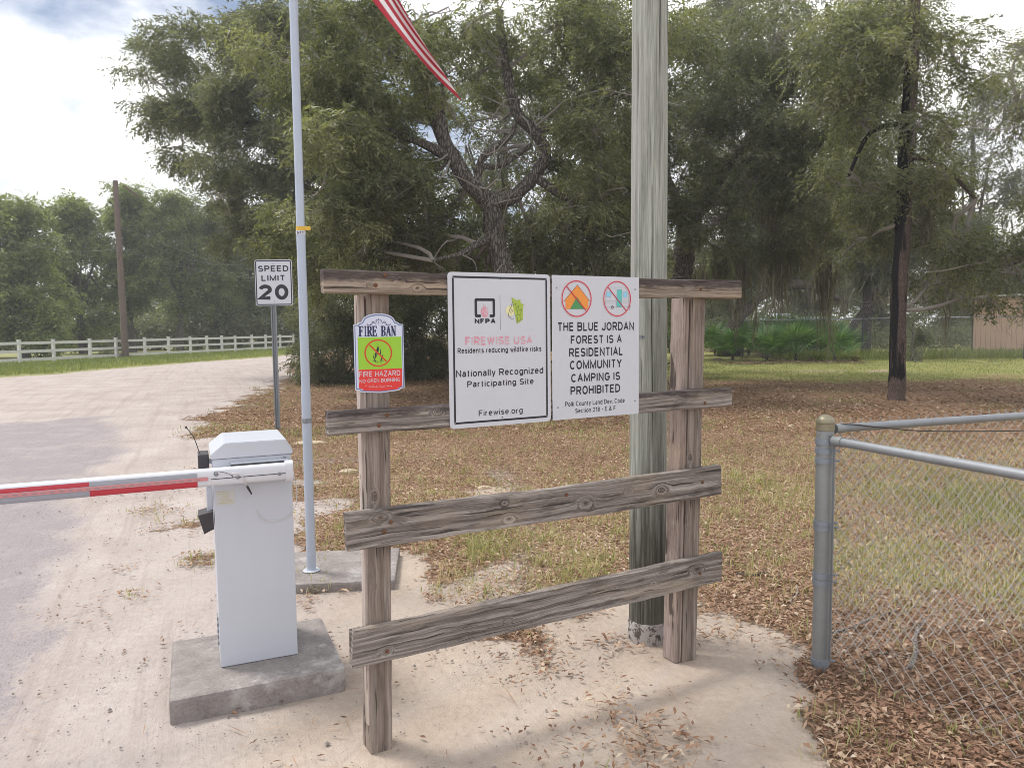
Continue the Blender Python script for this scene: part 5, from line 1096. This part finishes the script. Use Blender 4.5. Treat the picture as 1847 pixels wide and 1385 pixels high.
mb = MB(); x = LC(360, 855, -.055)[0]
while x > bl_-.3: mb.box(x-.018, x, -.055-tb-.0046, -.055-tb-.004, bz-.004, bz+.000); x -= .03
mb.build('led_dash', M['led_d'], bo)
x0, x1 = LC(518, 850, -.055)[0], LC(527.5, 848, -.055)[0]
boom_shell(x0-.01, x1, .008, 0, 360, 28, True).build('boom_end_cap', M['boom'], gt, smooth=True)
bx0_ = LC(417, 855, -.03)[0]
mb = MB(); mb.box(bx0_, x0+.008, -.028, -.002, bz-hb-.012, bz+hb+.010, .002); mb.build('boom_bracket', M['white_paint'], gt)
mb = MB(); mb.box(bx0_, x0-.0, -.034, -.0285, bz+hb-.003, bz+hb+.004); mb.box(bx0_+.005, x0+.0, -.0325, -.0285, bz-hb-.0045, bz-hb+.0005); mb.build('bracket_slot', M['slot'], gt)
mb = MB(); mb.box(LC(380, 860)[0], x0+.002, -.055-tb-.0012, -.055-tb+.004, bz-.0065, bz-.0035); mb.build('boom_groove', M['slot'], bo)
for px_ in (429, 504.5):
    xx = LC(px_, 858, -.08)[0]; o = MB().lathe([(.0001, 0), (.0075, 0), (.0065, .004), (.0035, .0055), (.0001, .0057)], n=14).build('bolt', M['galv'], gt, (xx, -.055-tb-.0005, bz-.006)); o.rotation_euler = (R(90), 0, 0)
xx, z_ = LC(390, 855, -.08); o = MB().lathe([(.0001, 0), (.0085, 0), (.007, .006), (.0001, .008)], n=14).build('bolt', M['galv'], gt, (xx, -.055-tb-.0005, z_)); o.rotation_euler = (R(90), 0, 0)
xx, z_ = LC(514, 828, -.02); o = MB().lathe([(.0001, 0), (.009, 0), (.007, .008), (.0001, .010)], n=14).build('bolt', M['galv'], gt, (xx, -.003, z_)); o.rotation_euler = (R(90), 0, 0)
for px_, py_, r_ in ((452, 1181, .012), (484, 1175, .010)):
    xx, z_ = LC(px_, py_); mb = MB(); mb.lathe([(.0001, 0), (r_, 0), (r_, .0012), (.0001, .0014)], n=20); o = mb.build('hole_plug', M['white_paint'], gt, (xx, .0005, z_)); o.rotation_euler = (R(90), 0, 0)
# cables
def lp(pts, y): return [(LC(a_, b_, yy)[0], yy, LC(a_, b_, yy)[1]) for a_, b_, yy in pts]
def smooth_path(pts, n=6):
    pts = [Vector(p) for p in pts]; o = []
    for i in range(len(pts)-1):
        a = pts[max(i-1, 0)]; b = pts[i]; c = pts[i+1]; d = pts[min(i+2, len(pts)-1)]
        for s in range(n): t = s/n; o.append(.5*((2*b)+(c-a)*t+(2*a-5*b+4*c-d)*t*t+(3*b-a-3*c+d)*t**3))
    return o+[pts[-1]]
MB().tube(smooth_path(lp([(386, 856, -.083), (388, 851, -.088), (400, 851, -.088), (417, 856, -.088), (420, 860, -.086)], 0)), .0012, 6).build('wire_loop', M['darkcable'], gt, smooth=True)
MB().tube(smooth_path(lp([(413, 856, -.085), (425, 853, -.088), (434, 857, -.087), (440, 865, -.086), (446, 877, -.07)], 0)), .0024, 6).build('boom_cable', M['cable'], gt, smooth=True)
MB().tube(lp([(445, 875, -.07), (448, 881, -.062), (454, 891, -.05)], 0), [.0045, .005, .003], 8).build('cable_plug', M['plastic'], gt, smooth=True)
MB().tube(smooth_path(lp([(528, 845, .02), (531, 862, .02), (535, 880, .02), (535, 900, .01), (532, 915, -.004), (520, 930, -.004), (500, 939, -.004), (480, 939, -.004), (470, 933, -.004), (462, 920, -.004)], 0)), .0018, 6).build('power_cord', M['cable'], gt, smooth=True)
# sticker
a, b = LC(391, 912), LC(423, 883); mb = MB(); mb.box(a[0], b[0], -.0012, .0005, a[1], b[1]); sk = mb.build('sticker', M['sticker'], gt)
mb = MB(); w_ = b[0]-a[0]; h_ = b[1]-a[1]
for i, (u0, u1) in enumerate(((.05, .6), (.05, .7), (.3, .6), (.2, .65), (.25, .9), (.1, .95))): mb.box(a[0]+u0*w_, a[0]+u1*w_, -.0018, -.0013, b[1]-h_*(.1+i*.155), b[1]-h_*(.1+i*.155)+h_*.05)
mb.build('sticker_print', M['sticker_print'], gt)
# side boxes on the road side of the cabinet (local -x)
xs_ = LC(357, 833, .12)[0]; z0_, z1_b = LC(370, 848, .12)[1], LC(370, 815, .12)[1]
mb = MB(); mb.box(xs_, -.012, .05, .17, z0_-.004, z1_b, .006); rc_ = mb.build('receiver_box', M['plastic'], gt)
mb = MB(); mb.box(-.015, .001, .07, .15, (z0_+z1_b)/2-.006, (z0_+z1_b)/2+.006, .002); mb.build('receiver_bracket', M['white_paint'], gt)
a1_, a2_, a3_ = LC(361, 821, .1), LC(350, 790, .1), LC(336, 771, .1)
mb = MB(); mb.tube(smooth_path([(a1_[0], .1, a1_[1]), (a2_[0], .1, a2_[1]), (a3_[0], .1, a3_[1])]), .0019, 6); mb.tube([(a3_[0]+.002, .1, a3_[1]-.004), (a3_[0]-.003, .1, a3_[1]+.004)], .0045, 8); mb.build('antenna', M['plastic'], gt, smooth=True)
p_ = [LC(357, 926, .08), LC(385, 921, .05), LC(385, 951, .05), LC(368, 957, .08)]; za = p_[0][1]
mb = MB(); mb.prism([(p_[3][0], p_[3][1]), (-.004, p_[2][1]), (-.004, p_[1][1]+.004), (p_[0][0], p_[0][1]+.004)], .02, .13); mb.build('sensor_box', M['plastic'], gt)
a, b = LC(372, 935, .04), LC(383, 880, .04); mb = MB(); mb.box(-.028, -.003, .06, .12, a[1], b[1], .003); mb.build('control_housing', M['white_paint'], gt)
mb = MB()
for i in range(5): mb.box(-.006, .001, .10, .16, .06+i*.028, .075+i*.028, .001)
mb.build('side_louvre', M['galv'], gt)

# ------------------------------------------------------------------ speed limit sign
sp = gnd(501, 776); sg = empty('speed_limit_sign', sp, 'white speed limit sign on a perforated steel post by the road', 'road sign')
a, b = atY(459, 469, sp[1]), atY(529, 551, sp[1]); w_, h_ = b[0]-a[0]+.0, a[2]-b[2]; cx_ = (a[0]+b[0])/2-sp[0]; zb0 = b[2]
mb = MB(); hw_ = .042; prof = [(-hw_, .0), (-hw_+.012, 0), (-hw_+.02, .03), (hw_-.02, .03), (hw_-.012, 0), (hw_, 0), (hw_, .004), (hw_-.009, .004), (hw_-.017, .034), (-hw_+.017, .034), (-hw_+.009, .004), (-hw_, .004)]
mb.prism(prof, -.3, a[2]-.04, 'z'); mb.build('post', M['galv'], sg)
mb = MB()
for i in range(70): z = .1+i*.0254*1.1; mb.box(-.006, .006, .0282, .0295, z-.005, z+.007)
mb.build('post_hole', M['slot'], sg, kind='stuff')
pn = MB().prism([(p[0]+cx_-w_/2, p[1]+zb0) for p in rrect(0, w_, 0, h_, .035)], -.008, -.004).build('panel', M['sign_white'], sg)
FS = Frame((sp[0], sp[1], 0), 0); F4 = zpt(440, 450, 5.128, -.009, 0, 0, FS); YQ = -.0095
mb = MB(); frame_band(mb, cx_-w_/2+.010, cx_+w_/2-.010, zb0+.010, zb0+h_-.010, .016, .03, YQ); mb.build('printed_border', M['black'], sg)
for s_, a, b, cp, bo_ in [('SPEED', (130, 205), (412, 207), 57, .20), ('LIMIT', (162, 292), (382, 292), 55, .20), ('20', (138, 466), (414, 466), 142, .24)]: txp(F4, s_, a, b, cp, YQ, bo_, M['black'], sg)
for z in (zb0+.06, zb0+h_-.06): o = MB().lathe([(.0001, 0), (.008, 0), (.007, .004), (.0001, .005)], n=10).build('bolt', M['galv'], sg, (cx_, -.009, z)); o.rotation_euler = (R(90), 0, 0)

# ------------------------------------------------------------------ chain link fence corner
cl = gnd(1484, 1212); clx, cly = cl[0], cl[1]+.03; ztop = atY(1487, 768, cly)[2]
cf = empty('chain_link_fence', (clx, cly, 0), 'galvanised chain link fence corner with round capped post, nearest the camera', 'fence')
MB().tube([(0, 0, -.1), (0, 0, ztop)], .0365, 28).build('corner_post', M['galv_dull'], cf, smooth=True)
mb = MB(); mb.lathe([(.036, ztop-.02), (.0385, ztop-.018), (.0385, ztop+.012), (.041, ztop+.014), (.041, ztop+.018)]+[(.039*math.cos(R(a)), ztop+.018+.032*math.sin(R(a))) for a in range(0, 90, 12)]+[(.0005, ztop+.05)], n=28); mb.build('post_cap', M['brass'], cf, smooth=True)
for yy in (796, 812, 830, 942, 950, 1035, 1048, 1190):
    z = atY(1487, yy, cly)[2]; mb = MB(); mb.lathe([(.037, z-.012), (.041, z-.011), (.041, z+.011), (.037, z+.012)], n=28); mb.tube([(.034, .0, z), (.062, -.01, z-.002)], .006, 6); mb.build('tension_band', M['band'], cf)
zA = atY(1502, 776, cly)[2]; eA = atY(1847, 748, 3.62); dA = Vector((eA[0]-clx, eA[1]-cly, 0)).normalized(); zA = (zA+eA[2])/2
zB = atY(1500, 790, cly)[2]-.005; best = None
for Y in np.linspace(1.8, 3.1, 60):
    q_ = atY(1847, 857, Y)
    if best is None or abs(q_[2]-zB) < best[0]: best = (abs(q_[2]-zB), q_)
eB = best[1]; dB = Vector((eB[0]-clx, eB[1]-cly, 0)).normalized()
def rail_run(d, z, L, r):
    MB().tube([d*.05+Vector((0, 0, z)), d*.1+Vector((0, 0, z))], r*1.2, 16).build('rail_end_cup', M['galv_dull'], cf, smooth=True)
    MB().tube([d*.09+Vector((0, 0, z)), d*L+Vector((0, 0, z))], r, 20).build('top_rail', M['galv'], cf, smooth=True)
rail_run(dA, zA, 7, .0185); rail_run(dB, zB, 3.4, .0185)
def wire_mesh(d, ztop_, L, side, name, r=.0017, p=.056, over=.03, knuckle=False):
    mb = MB(); nrm = Vector((-d.y, d.x, 0))*side; hh_ = p*.95; nz_ = int((ztop_+over-.03)/(hh_/2)); n_ = int(L/p*1)
    for i in range(n_):
        pts = []
        for j in range(nz_+1):
            x = .05+p*(i*.5*1.0)+(p*.5 if (j+0) % 2 else 0)*1.0+0
            x = .05+i*p+(p*.52 if j % 2 else -.02*p); z = ztop_+over-j*hh_/2
            pts.append(d*x+nrm*(.021+(.0016 if j % 2 else -.0016))+Vector((0, 0, z)))
        mb.tube(pts, r, 4, cap=False)
        if knuckle:
            c = pts[0]; mb.tube([c+Vector((0, 0, .0))+d*.003, c+d*.006+Vector((0, 0, .008)), c+d*.0+Vector((0, 0, .016)), c-d*.006+Vector((0, 0, .008)), c-d*.003-Vector((0, 0, .004))], .0016, 4)
    # second set of strands closes the diamonds
    for i in range(n_):
        pts = []
        for j in range(nz_+1):
            x = .05+i*p+(-.0*p if j % 2 else p*.5)-.0; z = ztop_+over-j*hh_/2
            x = .05+i*p+(p*.48 if j % 2 else p*1.02)
            pts.append(d*x+nrm*(.021+(-.0016 if j % 2 else .0016))+Vector((0, 0, z)))
        mb.tube(pts, r, 4, cap=False)
    return mb.build(name, M['wire'], cf, kind='stuff')
wire_mesh(dA, zA, 6.5, 1, 'wire_mesh', over=.018, knuckle=True); wire_mesh(dB, zB, 3.2, 1, 'wire_mesh', over=.034, p=.082)
MB().box(-.002, .002, -.009, .009, .06, zA-.05).build('tension_bar', M['galv'], cf, (dB.x*.055, dB.y*.055, 0))
MB().tube(smooth_path([(0, .03, zA+.012), dA*.12+Vector((0, -.02, zA+.018)), dA*.3+Vector((0, -.025, zA-.005)), dA*.6+Vector((0, -.05, zA-.035)), dA*1.3+Vector((0, -.1, zA-.06)), dA*2.6+Vector((0, -.2, zA-.07))]), .0028, 6).build('black_wire', M['darkcable'], cf, smooth=True)
MB().tube([Vector((-.037, -.012, zB+.03)), Vector((0, -.041, zB+.025)), Vector((.036, -.02, zB+.015)), dB*.2+Vector((.0, 0, zB+.022))], .0016, 5).build('tie_wire', M['galv'], cf)

# ------------------------------------------------------------------ sticks, stones
def stick(name, pts, r, label, mat='moss_stick', cat='stick'):
    b = Vector((*pts[0][:2], 0)); w_ = [Vector(p)-b for p in pts]; rr_ = [r*(1-.5*i/(len(w_)-1)) for i in range(len(w_))]
    P_ = smooth_path(w_, 4); o = MB().tube(P_, [r*(1-.45*i/len(P_)) for i in range(len(P_))], 8, jit=.15).build(name, M[mat], None, tuple(b), smooth=True); tag(o, label, cat)
def gp(x, y, z=.015): return gnd(x, y, z)
stick('fallen_branch', [gp(1640, 1208), gp(1652, 1175), gp(1650, 1150), gp(1658, 1130), gp(1668, 1118)], .014, 'short lichen covered branch lying upright in the view inside the chain link fence', cat='branch')
stick('fallen_branch', [gp(1500, 1142), gp(1545, 1128), gp(1580, 1112), gp(1620, 1100)], .010, 'pale curved branch lying from the corner post into the litter', cat='branch')
stick('fallen_branch', [gp(1560, 1180), gp(1600, 1178), gp(1640, 1186)], .007, 'thin bent twig in the litter below the longer pale branch', cat='branch')
stick('fallen_stick', [gp(1328, 1035), gp(1360, 1037), gp(1392, 1028)], .009, 'dark short stick on the grass right of the wooden frame', 'bark')
stick('fallen_stick', [gp(1425, 1084), gp(1438, 1070), gp(1436, 1055)], .006, 'thin pale twig near the capped corner post', 'twig')
stick('fallen_stick', [gp(1290, 1082), gp(1295, 1062), gp(1292, 1050)], .005, 'small pale twig under the right end of the lowest rail', 'twig')
def stone(x, y, r, h, label, sxy=1.5):
    p = gnd(x, y); b = bmesh.new(); bmesh.ops.create_icosphere(b, subdivisions=3, radius=1)
    for v in b.verts:
        k = 1+.18*math.sin(v.co.x*3+x)*math.cos(v.co.y*4)+random.uniform(-.04, .04); v.co = Vector((v.co.x*r*sxy*k, v.co.y*r*k, v.co.z*h*k))
    me = bpy.data.meshes.new('stone'); b.to_mesh(me); b.free(); setmats(me, M['stone']); o = link('flat_stone', me, None, (p[0], p[1], .0)); tag(o, label, 'stone')
M['stone'] = plain('pale_limestone', (.46, .38, .28), .9, 0, .2, 12, .4)
stone(628, 851, .075, .03, 'flat tan stone on the leaves just left of the left frame post')
stone(560, 799, .12, .03, 'flat pinkish stone lying by the flagpole, partly behind the cabinet', 2)
stone(873, 880, .05, .02, 'small flat stone seen between the second and third rail')

# ------------------------------------------------------------------ white post and rail fence along the road
wf_pts = []
for px_, py_ in ((-150, 666), (-75, 663), (-20, 661), (35, 661), (97, 657), (163, 652.5), (210, 649), (262, 645), (305, 642.5), (344, 640), (374, 638.8), (401, 637.5), (425, 636.3), (455, 635), (480, 634), (506, 633), (530, 632)): wf_pts.append(px_)
a, b = Vector(gnd(97, 657)[:2]), Vector(gnd(480, 635)[:2]); dd = (b-a)
wfn = empty('post_and_rail_fence', (a.x, a.y, 0), 'long white three rail fence along the far side of the sandy road', 'fence')
pm = MB().box(-.06, .06, -.06, .06, -.2, 1.18, .01).mesh('post', M['fence_white']); cp = MB().box(-.075, .075, -.075, .075, 1.18, 1.205, .005).mesh('post_cap', M['fence_white'])
def on_line(px_):
    d = ray(px_, 640); # intersect the vertical plane through the ray with line a-b
    t = (a.x*d[1]-a.y*d[0])/(dd.y*d[0]-dd.x*d[1]); return a+dd*t
wps = [on_line(x) for x in wf_pts]
for p in wps:
    o = link('post', pm, wfn, (p.x-a.x, p.y-a.y, 0), math.atan2(dd.y, dd.x)); link('post_cap', cp, o)
for i, (p, q_) in enumerate(zip(wps[:-1], wps[1:])):
    L = (q_-p).length; ang = math.atan2(q_.y-p.y, q_.x-p.x)
    for z in (.22, .60, .98): MB().box(.061, L-.061, -.02, .02, z+random.uniform(-.01, .01), z+.13).build('rail', M['fence_white'], wfn, (p.x-a.x, p.y-a.y, 0), ang)

# far leaning wooden pole with wires
fpb = gnd(227, 650); ft = atY(208, 326, fpb[1]-.6)
wp = empty('wooden_pole', fpb, 'leaning brown wooden pole behind the road in front of the white fence', 'utility pole')
MB().tube([(0, 0, -.2), (.3*(ft[0]-fpb[0]), .3*(ft[1]-fpb[1]), .3*ft[2]), (ft[0]-fpb[0], ft[1]-fpb[1], ft[2])], [.18, .16, .125], 16).build('pole_shaft', M['pole_far'], wp, smooth=True)
MB().tube([(ft[0]-fpb[0]+.1, 0, ft[2]-.15), (ft[0]-fpb[0]+.75, .2, ft[2]-.65)], .05, 8).build('brace', M['pole_far'], wp)
def cable(pa, pb_, sag, label, r=.009, name='power_line'):
    A, B_ = Vector(pa), Vector(pb_); pts = [A.lerp(B_, i/16)-Vector((0, 0, sag*4*(i/16)*(1-i/16))) for i in range(17)]
    o = MB().tube([p-A for p in pts], r, 5).build(name, M['line'], None, tuple(A)); tag(o, label, 'cable', 'wires on the leaning pole')
cable(atY(212, 340, 40.3), atY(560, 560, 62), 1.2, 'top wire running from the pole tip into the trees', .008)
cable(atY(214, 405, 40.6), atY(560, 495, 60), .8, 'thin wire leaving the pole halfway up towards the road bend')
cable(atY(214, 408, 40.6), atY(470, 470, 50), 1.0, 'slack wire just below the halfway wire', .008)
cable(atY(-60, 408, 30), atY(216, 448, 40.7), .5, 'long wire from the left edge to the leaning pole')
cable(atY(216, 448, 40.7), atY(560, 500, 58), .7, 'wire continuing right from the lowest fixing on the pole')

# ------------------------------------------------------------------ far chain link fence, shed, camper
A_, B_ = Vector((*gnd(1340, 645)[:2], 0)), None
fe = [atY(1340, 578, 34.5), atY(1557, 575, 33.5), atY(1647, 573, 31.5), atY(1850, 571, 31), atY(2050, 570, 30.5)]
fc = empty('chain_link_fence', (fe[0][0], fe[0][1], 0), 'tall distant chain link fence running behind the lawn and before the shed', 'fence')
for i, p in enumerate(fe):
    MB().tube([(p[0]-fe[0][0], p[1]-fe[0][1], -.1), (p[0]-fe[0][0], p[1]-fe[0][1], p[2]+.04)], .035, 10).build('post', M['slot'], fc, smooth=True)
    if i:
        q_ = fe[i-1]; o0 = Vector((fe[0][0], fe[0][1], 0)); P0, P1 = Vector(q_)-o0, Vector(p)-o0
        MB().tube([P0, P1], .025, 8).build('top_rail', M['galv'], fc, smooth=True)
        d = (P1-P0); L = d.length; d.normalize(); mb = MB(); hgt = P0.z; s = 0; st_ = .11
        while s < L+hgt:
            for sg in (1, -1):
                s0, s1 = (s, s-hgt) if sg == 1 else (s-hgt, s)
                lo, hi = min(s0, s1), max(s0, s1)
                a0, a1 = max(s0, 0) if s0 < 0 else min(s0, L), max(s1, 0) if s1 < 0 else min(s1, L)
                z0_ = hgt*(s-s0 if 0 else 0); f0, f1 = (a0-s0)/(s1-s0), (a1-s0)/(s1-s0)
                if f1 > f0: mb.tube([P0*1+d*a0+Vector((0, -.03, .03-P0.z+(hgt-.05)*f0)), P0+d*a1+Vector((0, -.03, .03-P0.z+(hgt-.05)*f1))], .0022, 3, cap=False)
            s += st_
        mb.build('wire_mesh', M['galv_dull'], fc, kind='stuff')
sX, sY = atY(1757, 560, 35)[0], 35; zt2 = atY(1757, 537, 35)[2]
sh = empty('garden_shed', (sX, sY, 0), 'tan flat roofed shed with pale roof edge at the right edge', 'shed', None, R(-33))
MB().box(.02, 5.5, .02, 4, -.1, zt2-.02).build('wall_core', M['shed'], sh)
pm = MB().box(.004, 1.196, -.01, .018, 0, zt2-.03, .006).mesh('wall_panel', M['shed'])
for i in range(4): link('wall_panel', pm, sh, (i*1.2, 0, 0))
pm2 = MB().box(-.01, .018, .004, 1.3, 0, zt2-.03, .006).mesh('wall_panel', M['shed'])
for i in range(3): link('wall_panel', pm2, sh, (0, i*1.305+.02, 0))
gm_ = MB().box(-.004, .004, -.0125, -.0102, .02, zt2-.05).mesh('siding_groove', M['slot'])
for i in range(23): link('siding_groove', gm_, sh, (.2*i+.1, 0, 0))
MB().prism([(-.15, zt2), (5.7, zt2+.12), (5.7, zt2+.2), (-.15, zt2+.07)], -.25, 4.2).build('roof', M['shed_trim'], sh)
cX, cY = atY(1428, 575, 43)[0], 43; ztc = atY(1428, 573, 43)[2]
cmp_ = empty('parked_camper', (cX, cY, 0), 'white camper parked beyond the palmettos with rounded roof unit', 'camper')
MB().box(-1.5, 1.9, 0, 2.2, .45, ztc, .12).build('body', M['camper'], cmp_)
MB().box(-.75, .15, .5, 1.5, ztc-.02, ztc+.26, .1).build('roof_unit', M['camper'], cmp_)
MB().box(-1.62, 2.0, -.12, 0, ztc-.06, ztc+.03, .02).build('awning', M['camper'], cmp_)
for x in (-.9, .9): MB().box(x-.35, x+.35, -.02, .01, 1.15, 1.6, .01).build('window', M['glass'], cmp_)
MB().box(-.25, .35, -.02, .01, .55, 1.75, .01).build('door', M['white_paint'], cmp_)
for x in (-.8, 1.0):
    o = MB().lathe([(.0001, -.1), (.3, -.1), (.33, -.06), (.33, .06), (.3, .1), (.0001, .1)], n=20).build('wheel', M['plastic'], cmp_, (x, -.02, .33)); o.rotation_euler = (R(90), 0, 0)

# ------------------------------------------------------------------ air
if True:
    g = G('thin_haze'); vol = g.N.new('ShaderNodeVolumePrincipled'); vol.inputs['Color'].default_value = (.93, .95, 1, 1); vol.inputs['Density'].default_value = .0014; vol.inputs['Anisotropy'].default_value = .2
    g.t.links.new(vol.outputs[0], g.out.inputs['Volume'])
    tag(MB().box(-225, 225, -45, 305, -1.2, 20).build('haze', g.mat), kind='stuff')
